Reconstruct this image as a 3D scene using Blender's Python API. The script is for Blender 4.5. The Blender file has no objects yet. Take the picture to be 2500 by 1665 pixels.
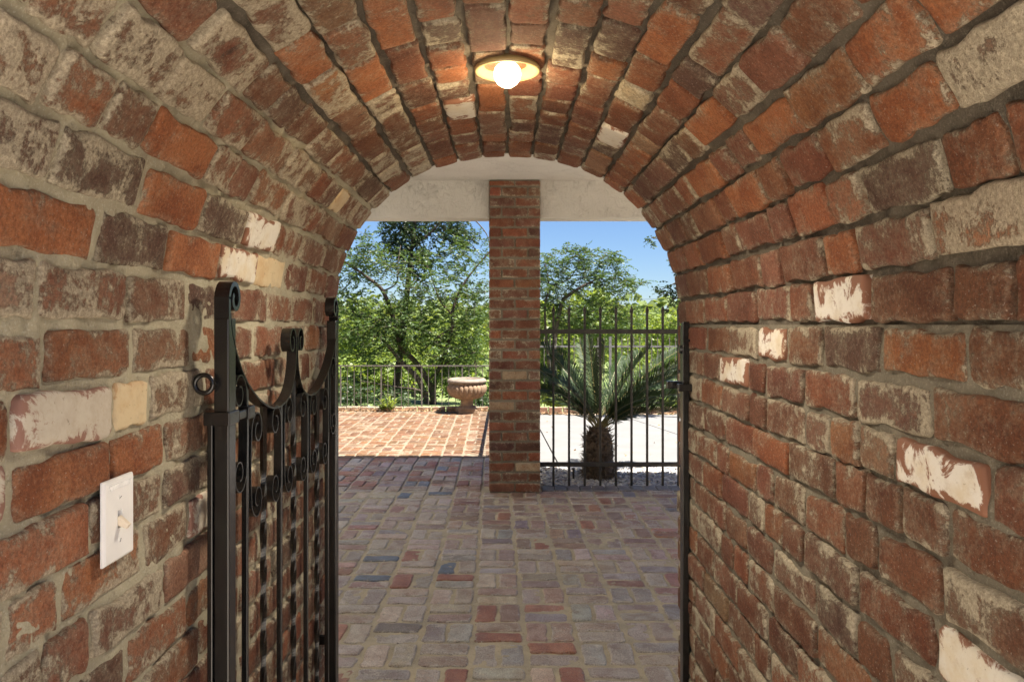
import bpy, math, random
import numpy as np
from mathutils import Vector, Matrix
random.seed(7); rng = np.random.default_rng(7)
R = math.radians
scene = bpy.context.scene
C = scene.collection

# ------------------------------------------------------------------ camera
F = 1840.0; CX, CY = 1234.0, 793.0; EYE = 1.28        # focal length and vanishing point of the photo, in 2500-px units
cam = bpy.data.cameras.new('camera'); camo = bpy.data.objects.new('camera', cam); C.objects.link(camo)
camo.location = (0, 0, EYE); camo.rotation_euler = (R(90), 0, 0)
cam.sensor_width = 36; cam.lens = F/2500*36
cam.shift_x = 16/2500; cam.shift_y = -39.5/2500
cam.clip_start = 0.02; cam.clip_end = 3000
scene.camera = camo
# ------------------------------------------------------------------ sky, sun, exposure
SUN_EL = 65; SUN_DIR = Vector((0.917*math.cos(R(SUN_EL)), -0.4*math.cos(R(SUN_EL)), math.sin(R(SUN_EL)))).normalized()
world = bpy.data.worlds.new('World'); scene.world = world; world.use_nodes = True
wn = world.node_tree.nodes; wl = world.node_tree.links
sky = wn.new('ShaderNodeTexSky'); sky.sky_type = 'NISHITA'; sky.sun_disc = False
sky.sun_elevation = R(SUN_EL); sky.sun_rotation = math.atan2(SUN_DIR.x, SUN_DIR.y)
sky.air_density = 1.0; sky.dust_density = 0.0; sky.ozone_density = 2.5
bg = wn['Background']; bg.inputs['Strength'].default_value = 0.05
tn = wn.new('ShaderNodeMix'); tn.data_type = 'RGBA'; tn.blend_type = 'MULTIPLY'; tn.inputs[0].default_value = 1; tn.inputs[7].default_value = (.44, .525, .685, 1)
wl.new(sky.outputs[0], tn.inputs[6]); wl.new(tn.outputs[2], bg.inputs[0])
sun = bpy.data.lights.new('sun', 'SUN'); sun.energy = 4.6; sun.angle = R(0.5); sun.color = (1.0, 0.94, 0.86)
suno = bpy.data.objects.new('sun', sun); C.objects.link(suno); suno.location = (5, -5, 12)
suno.rotation_euler = SUN_DIR.to_track_quat('Z', 'Y').to_euler()
scene.view_settings.view_transform = 'Standard'; scene.view_settings.look = 'None'
scene.view_settings.exposure = 2.08; scene.view_settings.gamma = 1; scene.view_settings.use_curve_mapping = False
LAMP_POWER = 13.0

# ------------------------------------------------------------------ helpers
def proj(p):
    return CX + F*p[0]/p[1], CY - F*(p[2]-EYE)/p[1]
def at(px, py, D):
    return Vector(((px-CX)/F*D, D, EYE+(CY-py)/F*D))
def link(name, me, mat=None, parent=None):
    o = bpy.data.objects.new(name, me); C.objects.link(o)
    if mat is not None and me is not None and len(me.materials) == 0: me.materials.append(mat)
    if parent is not None: o.parent = parent
    return o
def tag(o, label=None, cat=None, group=None, kind=None):
    if label: o['label'] = label
    if cat: o['category'] = cat
    if group: o['group'] = group
    if kind: o['kind'] = kind
    return o
def empty(name, loc=(0, 0, 0)):
    o = bpy.data.objects.new(name, None); C.objects.link(o); o.location = loc; o.empty_display_size = .1
    return o
def mesh(name, v, f, smooth=False):
    me = bpy.data.meshes.new(name); me.from_pydata([tuple(x) for x in v], [], f); me.update()
    if smooth: me.polygons.foreach_set('use_smooth', [True]*len(me.polygons))
    return me
def npmesh(name, v, quads, smooth=False):
    """fast mesh from numpy: v (n,3), quads (m,4)"""
    me = bpy.data.meshes.new(name)
    v = np.asarray(v, dtype=np.float32); q = np.asarray(quads, dtype=np.int32)
    me.vertices.add(len(v)); me.vertices.foreach_set('co', v.ravel())
    me.loops.add(q.size); me.loops.foreach_set('vertex_index', q.ravel())
    k = q.shape[1]
    me.polygons.add(len(q)); me.polygons.foreach_set('loop_start', np.arange(0, q.size, k, dtype=np.int32))
    me.update(calc_edges=True); me.validate()
    if smooth: me.polygons.foreach_set('use_smooth', np.ones(len(me.polygons), dtype=bool))
    return me
class MB:
    def __init__(s): s.v = []; s.f = []
    def add(s, v, f):
        n = len(s.v); s.v += [tuple(x) for x in v]; s.f += [tuple(i+n for i in q) for q in f]
    def box(s, a, b, M=None):
        x0, y0, z0 = a; x1, y1, z1 = b
        v = [(x0,y0,z0),(x1,y0,z0),(x1,y1,z0),(x0,y1,z0),(x0,y0,z1),(x1,y0,z1),(x1,y1,z1),(x0,y1,z1)]
        if M is not None: v = [M @ Vector(p) for p in v]
        s.add(v, [(0,3,2,1),(4,5,6,7),(0,1,5,4),(1,2,6,5),(2,3,7,6),(3,0,4,7)])
    def tube(s, pts, rad, n=8, cap=True, square=False, twist=0.0):
        pts = [Vector(p) for p in pts]; rings = []
        if not hasattr(rad, '__len__'): rad = [rad]*len(pts)
        up = None
        for i, p in enumerate(pts):
            d = (pts[min(i+1, len(pts)-1)]-pts[max(i-1, 0)]).normalized()
            if up is None:
                up = Vector((0, 0, 1)) if abs(d.z) < .9 else Vector((1, 0, 0))
            up = (up - d*up.dot(d)).normalized(); sd = d.cross(up)
            ring = []
            for k in range(n):
                a = 2*math.pi*k/n + twist*i + (math.pi/4 if n == 4 else 0)
                ring.append(p + (up*math.cos(a)+sd*math.sin(a))*rad[i])
            rings.append(ring)
        v = [q for r_ in rings for q in r_]; f = []
        for i in range(len(rings)-1):
            for k in range(n):
                a = i*n+k; b = i*n+(k+1) % n
                f.append((a, a+n, b+n, b))
        if cap: f.append(tuple(range(n))); f.append(tuple(reversed(range(len(v)-n, len(v)))))
        s.add(v, f)
    def lathe(s, prof, n=32, c=(0, 0, 0), mod=None):
        v = []; f = []
        for i, (r, z) in enumerate(prof):
            for k in range(n):
                a = 2*math.pi*k/n; rr = r*(mod(a, z, i) if mod else 1)
                v.append((c[0]+rr*math.cos(a), c[1]+rr*math.sin(a), c[2]+z))
        for i in range(len(prof)-1):
            for k in range(n):
                a = i*n+k; b = i*n+(k+1) % n; f.append((a, b, b+n, a+n))
        s.add(v, f)
    def build(s, name, mat=None, parent=None, smooth=False, bevel=0):
        me = mesh(name, s.v, s.f, smooth); o = link(name, me, mat, parent)
        if bevel:
            m = o.modifiers.new('b', 'BEVEL'); m.width = bevel; m.segments = 2; m.limit_method = 'ANGLE'
        return o
# 2D fractal value noise in numpy
def vnoise(x, y, seed=0):
    r_ = np.random.default_rng(seed); T = r_.random((256, 256))
    xi = np.floor(x).astype(int); yi = np.floor(y).astype(int); fx = x-xi; fy = y-yi
    fx = fx*fx*(3-2*fx); fy = fy*fy*(3-2*fy)
    a = T[xi % 256, yi % 256]; b = T[(xi+1) % 256, yi % 256]; c = T[xi % 256, (yi+1) % 256]; d = T[(xi+1) % 256, (yi+1) % 256]
    return (a*(1-fx)+b*fx)*(1-fy)+(c*(1-fx)+d*fx)*fy - .5
def fbm(x, y, seed=0, o=4):
    s = 0; a = 1
    for k in range(o): s = s + a*vnoise(x*2**k, y*2**k, seed+k); a *= .5
    return s

# ------------------------------------------------------------------ materials
def newmat(name):
    m = bpy.data.materials.new(name); m.use_nodes = True
    nt = m.node_tree; return m, nt, nt.nodes['Principled BSDF']
def N(nt, t, **k):
    n = nt.nodes.new(t)
    for a, b in k.items(): setattr(n, a, b)
    return n
def noise(nt, vec, scale, detail=4, rough=.6, dist=0.0):
    n = N(nt, 'ShaderNodeTexNoise'); n.inputs['Scale'].default_value = scale; n.inputs['Detail'].default_value = detail
    n.inputs['Roughness'].default_value = rough; n.inputs['Distortion'].default_value = dist
    if vec is not None: nt.links.new(vec, n.inputs['Vector'])
    return n.outputs['Fac']
def maprange(nt, v, a, b, c=0, d=1):
    n = N(nt, 'ShaderNodeMapRange', interpolation_type='SMOOTHSTEP')
    nt.links.new(v, n.inputs[0])
    for i, x in enumerate((a, b, c, d)):
        if hasattr(x, 'links'): nt.links.new(x, n.inputs[i+1])
        else: n.inputs[i+1].default_value = x
    return n.outputs[0]
def math_(nt, op, a, b=None, c=None):
    n = N(nt, 'ShaderNodeMath', operation=op)
    for i, x in enumerate((a, b, c)):
        if x is None: continue
        if hasattr(x, 'links'): nt.links.new(x, n.inputs[i])
        else: n.inputs[i].default_value = x
    return n.outputs[0]
def mix(nt, f, a, b, mode='MIX'):
    n = N(nt, 'ShaderNodeMix', data_type='RGBA', blend_type=mode)
    for s, x in ((n.inputs[0], f), (n.inputs[6], a), (n.inputs[7], b)):
        if hasattr(x, 'links'): nt.links.new(x, s)
        else: s.default_value = x if not isinstance(x, tuple) else (x+(1,) if len(x) == 3 else x)
    return n.outputs[2]
def bump(nt, h, strength, dist, prev=None):
    n = N(nt, 'ShaderNodeBump'); n.inputs['Strength'].default_value = strength; n.inputs['Distance'].default_value = dist
    nt.links.new(h, n.inputs['Height'])
    if prev is not None: nt.links.new(prev, n.inputs['Normal'])
    return n.outputs[0]

def brick_material(name, source='object', residue=(.44, .39, .28), speck=(.5, .44, .36), res_bias=0.0, rough=.85, pits=0.3, dark=(.045, .026, .02), spec=.3):
    m, nt, bs = newmat(name); L = nt.links.new
    tc = N(nt, 'ShaderNodeTexCoord').outputs['Object']
    if source == 'object':
        oi = N(nt, 'ShaderNodeObjectInfo'); col = oi.outputs['Color']; al = oi.outputs['Alpha']
        va = N(nt, 'ShaderNodeVectorMath', operation='MULTIPLY_ADD'); cb = N(nt, 'ShaderNodeCombineXYZ')
        L(oi.outputs['Random'], cb.inputs[0]); L(oi.outputs['Random'], cb.inputs[1])
        L(cb.outputs[0], va.inputs[0]); va.inputs[1].default_value = (37, 91, 0); L(tc, va.inputs[2]); vec = va.outputs[0]
        rnd = math_(nt, 'FRACT', math_(nt, 'MULTIPLY', oi.outputs['Random'], 17.3))
    else:
        at_ = N(nt, 'ShaderNodeAttribute'); at_.attribute_name = 'tint'; col = at_.outputs['Color']; al = at_.outputs['Alpha']; vec = tc
        rnd = al
    ed = N(nt, 'ShaderNodeAttribute'); ed.attribute_name = 'edge'; edge = ed.outputs['Fac']
    # broad tone drift inside one brick
    n1 = noise(nt, vec, 9, 5, .65, .6)
    c = mix(nt, maprange(nt, n1, .35, .7), col, mix(nt, 1.0, col, (.62, .5, .45), 'MULTIPLY'))
    n1b = noise(nt, vec, 26, 6, .7, .4)
    c = mix(nt, maprange(nt, n1b, .52, .75, 0, .55), c, mix(nt, 1.0, c, (1.5, 1.3, 1.15), 'MULTIPLY'))
    # burnt clay patches
    n2 = noise(nt, vec, 14, 5, .7, 1.2)
    th = math_(nt, 'MULTIPLY_ADD', rnd, -.16, .74)
    th2 = math_(nt, 'ADD', th, .1)
    c = mix(nt, maprange(nt, n2, th, th2, 0, .75), c, dark)
    # lime and mortar residue: strongest at the arrises, broken up by noise
    n3 = noise(nt, vec, 21, 8, .78, .25); n4 = noise(nt, vec, 95, 6, .8, .1); n5 = noise(nt, vec, 6, 2, .5)
    sc = N(nt, 'ShaderNodeMapping'); sc.inputs['Scale'].default_value = (1.0, .22, 1.0); L(vec, sc.inputs[0])
    nst = noise(nt, sc.outputs[0], 120, 5, .75, .1)
    k = math_(nt, 'MULTIPLY_ADD', edge, .11, math_(nt, 'MULTIPLY_ADD', n4, .42, n3))
    k = math_(nt, 'MULTIPLY_ADD', n5, .50, k)
    k = math_(nt, 'MULTIPLY_ADD', nst, .12, k)
    k = math_(nt, 'MULTIPLY_ADD', al, .24, k)
    msk = maprange(nt, k, 1.19-res_bias, 1.28-res_bias)
    nr = noise(nt, vec, 60, 6, .7)
    rc = mix(nt, nr, tuple(x*.8 for x in residue), (residue[0]*1.35, residue[1]*1.36, residue[2]*1.4))
    haze_ = maprange(nt, k, 1.02-res_bias, 1.24-res_bias, 0, .24)
    c = mix(nt, haze_, c, rc)
    c = mix(nt, math_(nt, 'MULTIPLY', msk, .85), c, rc)
    gr = maprange(nt, noise(nt, vec, 165, 5, .85), .34, .66)
    c = mix(nt, gr, mix(nt, 1.0, c, (.66, .62, .60), 'MULTIPLY'), mix(nt, 1.0, c, (1.30, 1.28, 1.26), 'MULTIPLY'))
    # grit, flecks, dark pits and drag marks
    c = mix(nt, maprange(nt, nst, .52, .72, 0, .35), c, mix(nt, 1.0, c, (.5, .45, .42), 'MULTIPLY'))
    n6 = noise(nt, vec, 230, 3, .6)
    c = mix(nt, maprange(nt, n6, .62, .70, 0, .5), c, speck)
    n7 = noise(nt, vec, 150, 4, .7)
    n8 = noise(nt, vec, 70, 5, .8); lo_ = math_(nt, 'MULTIPLY_ADD', rnd, -.12 if pits > .5 else -.03, .70)
    pit = math_(nt, 'MAXIMUM', maprange(nt, n7, .60, .66, 0, 1), maprange(nt, n8, lo_, math_(nt, 'ADD', lo_, .05), 0, 1))
    c = mix(nt, math_(nt, 'MULTIPLY', pit, pits), c, dark)
    # base colour, specular and roughness, then layered bump
    L(c, bs.inputs['Base Color']); bs.inputs['Specular IOR Level'].default_value = spec
    L(maprange(nt, n3, .3, .7, rough-.1, min(1, rough+.1)), bs.inputs['Roughness'])
    b = bump(nt, n3, .6, .0045); b = bump(nt, msk, .6, .0012, b); b = bump(nt, n4, 1.0, .0045, b); b = bump(nt, gr, .8, .0010, b); b = bump(nt, nst, .7, .0016, b); b = bump(nt, pit, -.7*min(1, pits*2.2), .0018, b)
    b = bump(nt, noise(nt, vec, 480, 2, .5), .6, .0009, b)
    L(b, bs.inputs['Normal'])
    return m
M = {}
M['brick'] = brick_material('old_brick')
M['brick_attr'] = brick_material('old_brick_joined', 'attr')
M['paver'] = brick_material('paver_brick', residue=(.50, .46, .40), res_bias=-.02, rough=.50, pits=.9, dark=(.06, .045, .045), spec=.6, speck=(.5, .47, .43))
M['paver_attr'] = brick_material('paver_brick_joined', 'attr', residue=(.5, .46, .4), res_bias=.0, rough=.62, pits=.4, dark=(.07, .05, .05), spec=.5)
M['patio'] = brick_material('patio_brick_joined', 'attr', residue=(.24, .185, .125), res_bias=-.04, rough=.6, pits=.2, dark=(.12, .06, .04), spec=.4)

def paint_brick(name, base, under=(.20, .085, .045), cut=.60, stain=(.5, .38, .2)):
    m, nt, bs = newmat(name); L = nt.links.new
    tc = N(nt, 'ShaderNodeTexCoord').outputs['Object']; oi = N(nt, 'ShaderNodeObjectInfo')
    va = N(nt, 'ShaderNodeVectorMath', operation='MULTIPLY_ADD'); L(oi.outputs['Random'], va.inputs[0]); va.inputs[1].default_value = (31, 77, 11); L(tc, va.inputs[2]); vec = va.outputs[0]
    ed = N(nt, 'ShaderNodeAttribute'); ed.attribute_name = 'edge'
    n = noise(nt, vec, 20, 6, .7, .7); k = math_(nt, 'MULTIPLY_ADD', ed.outputs['Fac'], .13, n)
    c = mix(nt, maprange(nt, noise(nt, vec, 11, 6, .7), .42, .68, 0, .6), base, stain)
    c = mix(nt, maprange(nt, noise(nt, vec, 34, 6, .75), .5, .72, 0, .5), c, (.36, .27, .18))
    c = mix(nt, maprange(nt, noise(nt, vec, 90, 4, .7), .62, .7, 0, .5), c, (.12, .09, .06))
    c = mix(nt, maprange(nt, k, cut-.03, cut+.045), c, under)
    L(c, bs.inputs['Base Color']); bs.inputs['Roughness'].default_value = .75
    b = bump(nt, maprange(nt, k, cut, cut+.04), -.7, .002); b = bump(nt, noise(nt, vec, 60, 5, .7), .5, .0012, b)
    L(b, bs.inputs['Normal']); return m
M['white_brick'] = paint_brick('whitewashed_brick', (.60, .56, .48), cut=.62)
M['white_flake'] = paint_brick('flaking_white_brick', (.64, .60, .53), cut=.55)
M['lime_brick'] = paint_brick('limewashed_brick', (.50, .45, .36), under=(.24, .12, .085), cut=.60, stain=(.34, .26, .19))
M['cream_brick'] = paint_brick('cream_brick', (.54, .43, .26), under=(.4, .25, .12), cut=.66, stain=(.42, .24, .1))

def mortar_material(name, c1, c2, c3, dk, s=1.0):
    m, nt, bs = newmat(name); L = nt.links.new
    vec = N(nt, 'ShaderNodeTexCoord').outputs['Object']
    c = mix(nt, maprange(nt, noise(nt, vec, 6, 5, .65), .35, .65), c1, c2)
    c = mix(nt, maprange(nt, noise(nt, vec, 260, 3, .7), .5, .75, 0, .8), c, c3)
    c = mix(nt, maprange(nt, noise(nt, vec, 45, 5, .75), .56, .74, 0, .65), c, dk)
    L(c, bs.inputs['Base Color']); bs.inputs['Roughness'].default_value = .95; bs.inputs['Specular IOR Level'].default_value = .2
    b = bump(nt, noise(nt, vec, 55, 7, .8, .3), 1.0, .006*s); b = bump(nt, noise(nt, vec, 330, 3, .7), 1.0, .0018*s, b)
    L(b, bs.inputs['Normal']); return m
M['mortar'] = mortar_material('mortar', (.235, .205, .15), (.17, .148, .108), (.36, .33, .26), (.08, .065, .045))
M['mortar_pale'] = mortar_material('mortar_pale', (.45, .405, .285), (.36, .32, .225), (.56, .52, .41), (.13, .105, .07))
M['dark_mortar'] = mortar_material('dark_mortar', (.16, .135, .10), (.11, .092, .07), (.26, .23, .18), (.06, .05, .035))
M['sand_joint'] = mortar_material('sand_joint', (.50, .43, .30), (.38, .335, .25), (.60, .54, .43), (.15, .125, .09))
M['patio_joint'] = mortar_material('patio_joint', (.225, .178, .125), (.19, .148, .10), (.38, .33, .27), (.15, .11, .08))

def simple(name, col, rough=.5, metal=0, nscale=0, namt=.15, bmp=0, spec=.5, bscale=None):
    m, nt, bs = newmat(name); L = nt.links.new
    bs.inputs['Roughness'].default_value = rough; bs.inputs['Metallic'].default_value = metal; bs.inputs['Specular IOR Level'].default_value = spec
    bs.inputs['Base Color'].default_value = (*col, 1)
    if nscale:
        vec = N(nt, 'ShaderNodeTexCoord').outputs['Object']; n = noise(nt, vec, nscale, 5, .65)
        lo = tuple(x*(1-namt) for x in col); hi = tuple(min(1, x*(1+namt)) for x in col)
        L(mix(nt, maprange(nt, n, .3, .7), lo, hi), bs.inputs['Base Color'])
        if bmp: L(bump(nt, noise(nt, vec, bscale or nscale*3, 5, .7), .7, bmp), bs.inputs['Normal'])
    return m
M['iron'] = simple('black_painted_iron', (.008, .0075, .007), .26, 0, 60, .3, .0003, .6, 120)
M['fence_iron'] = simple('dark_bronze_iron', (.028, .024, .018), .45, 0, 30, .4, .0006, .5)
M['grey_iron'] = simple('grey_painted_iron', (.16, .155, .145), .5, 0, 30, .25)
M['rail_iron'] = simple('weathered_iron', (.12, .105, .09), .55, 0, 30, .3)
M['plastic'] = simple('white_plastic', (.78, .77, .74), .28, 0, 20, .03)
M['gloss'] = simple('glossy_clear_tab', (.80, .80, .78), .08, 0, 90, .12, .0006, .8, 160)
M['toggle'] = simple('ivory_plastic', (.72, .62, .48), .35, 0, 20, .05)
M['hole'] = simple('dark_slot', (.03, .03, .03), .8)
M['terracotta'] = simple('terracotta_urn', (.23, .15, .09), .8, 0, 12, .25, .002)
M['urn_rim'] = simple('bleached_urn_rim', (.225, .18, .14), .85, 0, 14, .2, .003)
M['concrete'] = simple('driveway_concrete', (.18, .177, .17), .9, 0, 2.5, .07, .001, .2, 60)
M['yard'] = simple('bounce_concrete', (.66, .60, .52), .9, 0, 2.5, .1, .001, .2)  # kept pale so the added unseen ground returns more sunlight
M['soil'] = simple('dry_soil', (.24, .18, .12), .95, 0, 9, .35, .01)
M['fiber'] = simple('palm_trunk_fibre', (.12, .085, .055), .9, 0, 30, .5, .004)
M['fibre_light'] = simple('palm_leaf_base', (.16, .105, .055), .85, 0, 30, .4, .002)
M['litter'] = simple('dry_leaves', (.30, .18, .09), .85, 0, 8, .5)
def stucco():
    m, nt, bs = newmat('stucco'); L = nt.links.new
    vec = N(nt, 'ShaderNodeTexCoord').outputs['Object']
    L(mix(nt, maprange(nt, noise(nt, vec, 3, 4, .6), .3, .7), (.66, .63, .56), (.72, .69, .62)), bs.inputs['Base Color'])
    bs.inputs['Roughness'].default_value = .9
    mp = N(nt, 'ShaderNodeMapping'); mp.inputs['Scale'].default_value = (1, 1.6, .7); L(vec, mp.inputs[0])
    n = noise(nt, mp.outputs[0], 9, 6, .62, 1.4)
    ridge = maprange(nt, math_(nt, 'ABSOLUTE', math_(nt, 'SUBTRACT', n, .5)), 0, .022, 1, 0)
    patch = maprange(nt, noise(nt, vec, 4, 3, .5), .48, .58)
    L(mix(nt, math_(nt, 'MULTIPLY', math_(nt, 'MULTIPLY', ridge, patch), .22), bs.inputs['Base Color'].links[0].from_socket, (.40, .36, .29)), bs.inputs['Base Color']); b = bump(nt, math_(nt, 'MULTIPLY', ridge, patch), .6, .006); b = bump(nt, noise(nt, mp.outputs[0], 22, 8, .75, .8), 1.0, .022, b)
    L(b, bs.inputs['Normal']); return m
M['stucco'] = stucco()
def leafmat(name, c1, c2, trans=.35, tcol=None, rough=.45):
    m, nt, bs = newmat(name); L = nt.links.new
    g = N(nt, 'ShaderNodeNewGeometry'); vec = N(nt, 'ShaderNodeTexCoord').outputs['Object']
    f = math_(nt, 'MULTIPLY_ADD', g.outputs['Random Per Island'], .6, math_(nt, 'MULTIPLY', maprange(nt, noise(nt, vec, 1.6, 3, .6), .35, .65), .4))
    c = mix(nt, f, c1, c2); L(c, bs.inputs['Base Color']); bs.inputs['Roughness'].default_value = rough; bs.inputs['Specular IOR Level'].default_value = .35
    t = N(nt, 'ShaderNodeBsdfTranslucent'); L(mix(nt, 1.0, c, tcol or (1.9, 1.7, .7), 'MULTIPLY'), t.inputs[0])
    mx = N(nt, 'ShaderNodeMixShader'); mx.inputs[0].default_value = trans
    L(bs.outputs[0], mx.inputs[1]); L(t.outputs[0], mx.inputs[2]); L(mx.outputs[0], nt.nodes['Material Output'].inputs[0]); return m
M['leaf_dark'] = leafmat('dark_green_leaf', (.026, .048, .018), (.045, .078, .026), .3)
M['leaf_mid'] = leafmat('green_leaf', (.048, .086, .026), (.088, .142, .040), .38)
M['leaf_bright'] = leafmat('yellow_green_leaf', (.12, .175, .040), (.215, .28, .07), .4)
M['leaf_far'] = leafmat('far_green_leaf', (.125, .17, .055), (.20, .255, .09), .3)
M['cycad'] = leafmat('cycad_leaflet', (.016, .036, .009), (.030, .056, .015), .15, rough=.55)
M['cycad_stem'] = simple('cycad_midrib', (.20, .17, .06), .5, 0, 20, .3)
M['bark'] = simple('tree_bark', (.075, .055, .04), .9, 0, 14, .4, .01)
def grassmat():
    m, nt, bs = newmat('grass_slope'); vec = N(nt, 'ShaderNodeTexCoord').outputs['Object']
    c = mix(nt, maprange(nt, noise(nt, vec, .5, 6, .7), .35, .65), (.09, .14, .035), (.19, .22, .075))
    c = mix(nt, maprange(nt, noise(nt, vec, 6, 4, .7), .5, .7, 0, .5), c, (.07, .11, .03))
    nt.links.new(c, bs.inputs['Base Color']); bs.inputs['Roughness'].default_value = .95; return m
M['grass'] = grassmat()
m, nt, bs = newmat('bulb_glow'); bs.inputs['Emission Color'].default_value = (1, .80, .48, 1); bs.inputs['Emission Strength'].default_value = 3.2; bs.inputs['Base Color'].default_value = (1, .9, .7, 1); M['bulb'] = m
M['dish'] = simple('enamel_dish', (.34, .26, .12), .4, 0, 20, .08)
M['pebble'] = None

# ------------------------------------------------------------------ bricks
def brick_geo(L_, H, depth, seed, n=26, amp=.0022, r=.007):
    """one weathered brick: local x along length, y height, z outward. returns verts, faces, edge values"""
    g = np.random.default_rng(seed)
    per = []
    hx, hy = L_/2, H/2
    # points round a rounded rectangle, spaced by arc
    P = []
    nx = max(3, round(n*L_/(2*(L_+H)))); ny = max(2, round(n*H/(2*(L_+H))))
    for i in range(nx): P.append((-hx+r+(2*hx-2*r)*i/(nx-1), -hy))
    P.append((hx-r*.3, -hy+r*.3))
    for i in range(ny): P.append((hx, -hy+r+(2*hy-2*r)*i/(ny-1)))
    P.append((hx-r*.3, hy-r*.3))
    for i in range(nx): P.append((hx-r-(2*hx-2*r)*i/(nx-1), hy))
    P.append((-hx+r*.3, hy-r*.3))
    for i in range(ny): P.append((-hx, hy-r-(2*hy-2*r)*i/(ny-1)))
    P.append((-hx+r*.3, -hy+r*.3))
    P = np.array(P); n = len(P); P0 = P.copy()
    wob = g.normal(0, amp, (n, 2)); wob = (wob+np.roll(wob, 1, 0))*.7; P = P + np.clip(wob, -.004, .004)
    if g.random() < .4:  # a knocked-off corner
        i = int(g.integers(n)); cut = g.uniform(.003, .008)
        for d, m_ in ((-1, .5), (0, 1), (1, .5)):
            q = P[(i+d) % n]; P[(i+d) % n] = q - q/np.linalg.norm(q)*cut*m_
    def inset(Q, d, lim=.5):
        q = Q.copy(); q[:, 0] = np.clip(q[:, 0]*(1-d/hx), -hx, hx); q[:, 1] = q[:, 1]*(1-d/hy); return q
    v = []; e = []
    v.append((0, 0, .0003)); e.append(0)
    lev = [(P0, .014, 0, 0.0), (.5*P+.5*P0, .0050, -.0003, .7), (P, .0014, -.0018, 1.0), (P, 0, -.0055, 1.0), (P, 0, -depth, 1.0)]
    for Q, d, w, ev in lev:
        q = inset(Q, d) if d else Q
        for k in range(n):
            v.append((q[k, 0], q[k, 1], w+(g.normal(0, .0003) if w > -.005 else 0))); e.append(ev)
    f = [(0, 1+k, 1+(k+1) % n) for k in range(n)]
    for j in range(len(lev)-1):
        for k in range(n):
            a = 1+j*n+k; b = 1+j*n+(k+1) % n; f.append((a, a+n, b+n, b))
    return np.array(v), f, np.array(e, dtype=np.float32)
def brick_mesh(name, L_, H, depth, seed, mat, **k):
    v, f, e = brick_geo(L_, H, depth, seed, **k)
    me = mesh(name, v, f, True); a = me.attributes.new('edge', 'FLOAT', 'POINT'); a.data.foreach_set('value', e); me.materials.append(mat); return me
NVAR = 9
LIB = {}
def lib(kind, L_, H, depth, mat, **k):
    key = (kind, round(L_, 3), mat.name)
    if key not in LIB: LIB[key] = [brick_mesh('brick', L_, H, depth, 100+i*7+int(L_*1000), mat, **k) for i in range(NVAR)]
    return random.choice(LIB[key])
def pick(pal, sp=.15):
    t = random.random()*sum(p[0] for p in pal)
    for p in pal:
        t -= p[0]
        if t <= 0: break
    c = p[1]; j = random.uniform(1-sp, 1+sp)
    return (c[0]*j*random.uniform(.95, 1.05), c[1]*j*random.uniform(.93, 1.07), c[2]*j*random.uniform(.9, 1.1))
WALLPAL = [(3, (.26, .100, .046)), (4, (.215, .086, .043)), (3, (.175, .073, .040)), (.9, (.32, .128, .054)), (.5, (.12, .060, .040)), (1, (.24, .112, .064)), (.3, (.30, .18, .11))]
PILPAL = [(4, (.225, .092, .050)), (3, (.18, .08, .050)), (1.2, (.28, .10, .052)), (1, (.13, .065, .045)), (.3, (.40, .31, .2))]

class Joined:
    """many bricks in one mesh with tint + edge attributes"""
    def __init__(s): s.v = []; s.f = []; s.e = []; s.t = []; s.n = 0
    def add(s, geo, Mx, col, a):
        v, f, e = geo; w = np.c_[v, np.ones(len(v))] @ np.array(Mx).T
        s.v.append(w[:, :3]); s.e.append(e); s.t.append(np.tile(np.array([*col, a]), (len(v), 1)))
        s.f += [tuple(i+s.n for i in q) for q in f]; s.n += len(v)
    def build(s, name, mat, parent=None):
        me = bpy.data.meshes.new(name); me.from_pydata(np.concatenate(s.v).tolist(), [], s.f); me.update()
        me.polygons.foreach_set('use_smooth', [True]*len(me.polygons))
        a = me.attributes.new('edge', 'FLOAT', 'POINT'); a.data.foreach_set('value', np.concatenate(s.e).astype(np.float32))
        a = me.attributes.new('tint', 'FLOAT_COLOR', 'POINT'); a.data.foreach_set('color', np.concatenate(s.t).astype(np.float32).ravel())
        o = link(name, me, mat, parent); o['kind'] = 'stuff'; return o

# ------------------------------------------------------------------ tunnel profile
XL, XR = -.552, .56; XC = (XL+XR)/2; A = (XR-XL)/2; B = .532; ZS = 1.28; YF = 2.45; YB = .42; PITCH = .0765
th = np.linspace(math.pi, 0, 1201); ex = 2/2.15
ax = XC + A*np.sign(np.cos(th))*np.abs(np.cos(th))**ex; az = ZS+.012 + B*np.abs(np.sin(th))**ex
prof = np.vstack([[(XL, 0)], np.c_[ax, az], [(XR, 0)]])
prof[1, 1] = ZS; prof = np.vstack([[(XL, 0)], [(XL, ZS)], np.c_[ax, az], [(XR, ZS)], [(XR, 0)]])
sl = np.r_[0, np.cumsum(np.hypot(*np.diff(prof, axis=0).T))]
S1 = ZS; S2 = sl[-1]-ZS; STOT = sl[-1]
def prof_at(s):
    s = np.clip(s, 0, STOT); X = np.interp(s, sl, prof[:, 0]); Z = np.interp(s, sl, prof[:, 1])
    h = .012; s0 = np.clip(s-h, 0, STOT); s1 = np.clip(s+h, 0, STOT)
    tx = np.interp(s1, sl, prof[:, 0])-np.interp(s0, sl, prof[:, 0]); tz = np.interp(s1, sl, prof[:, 1])-np.interp(s0, sl, prof[:, 1])
    m_ = np.hypot(tx, tz); tx, tz = tx/m_, tz/m_
    return X, Z, tx, tz          # inward normal = (tz, -tx)
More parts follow.
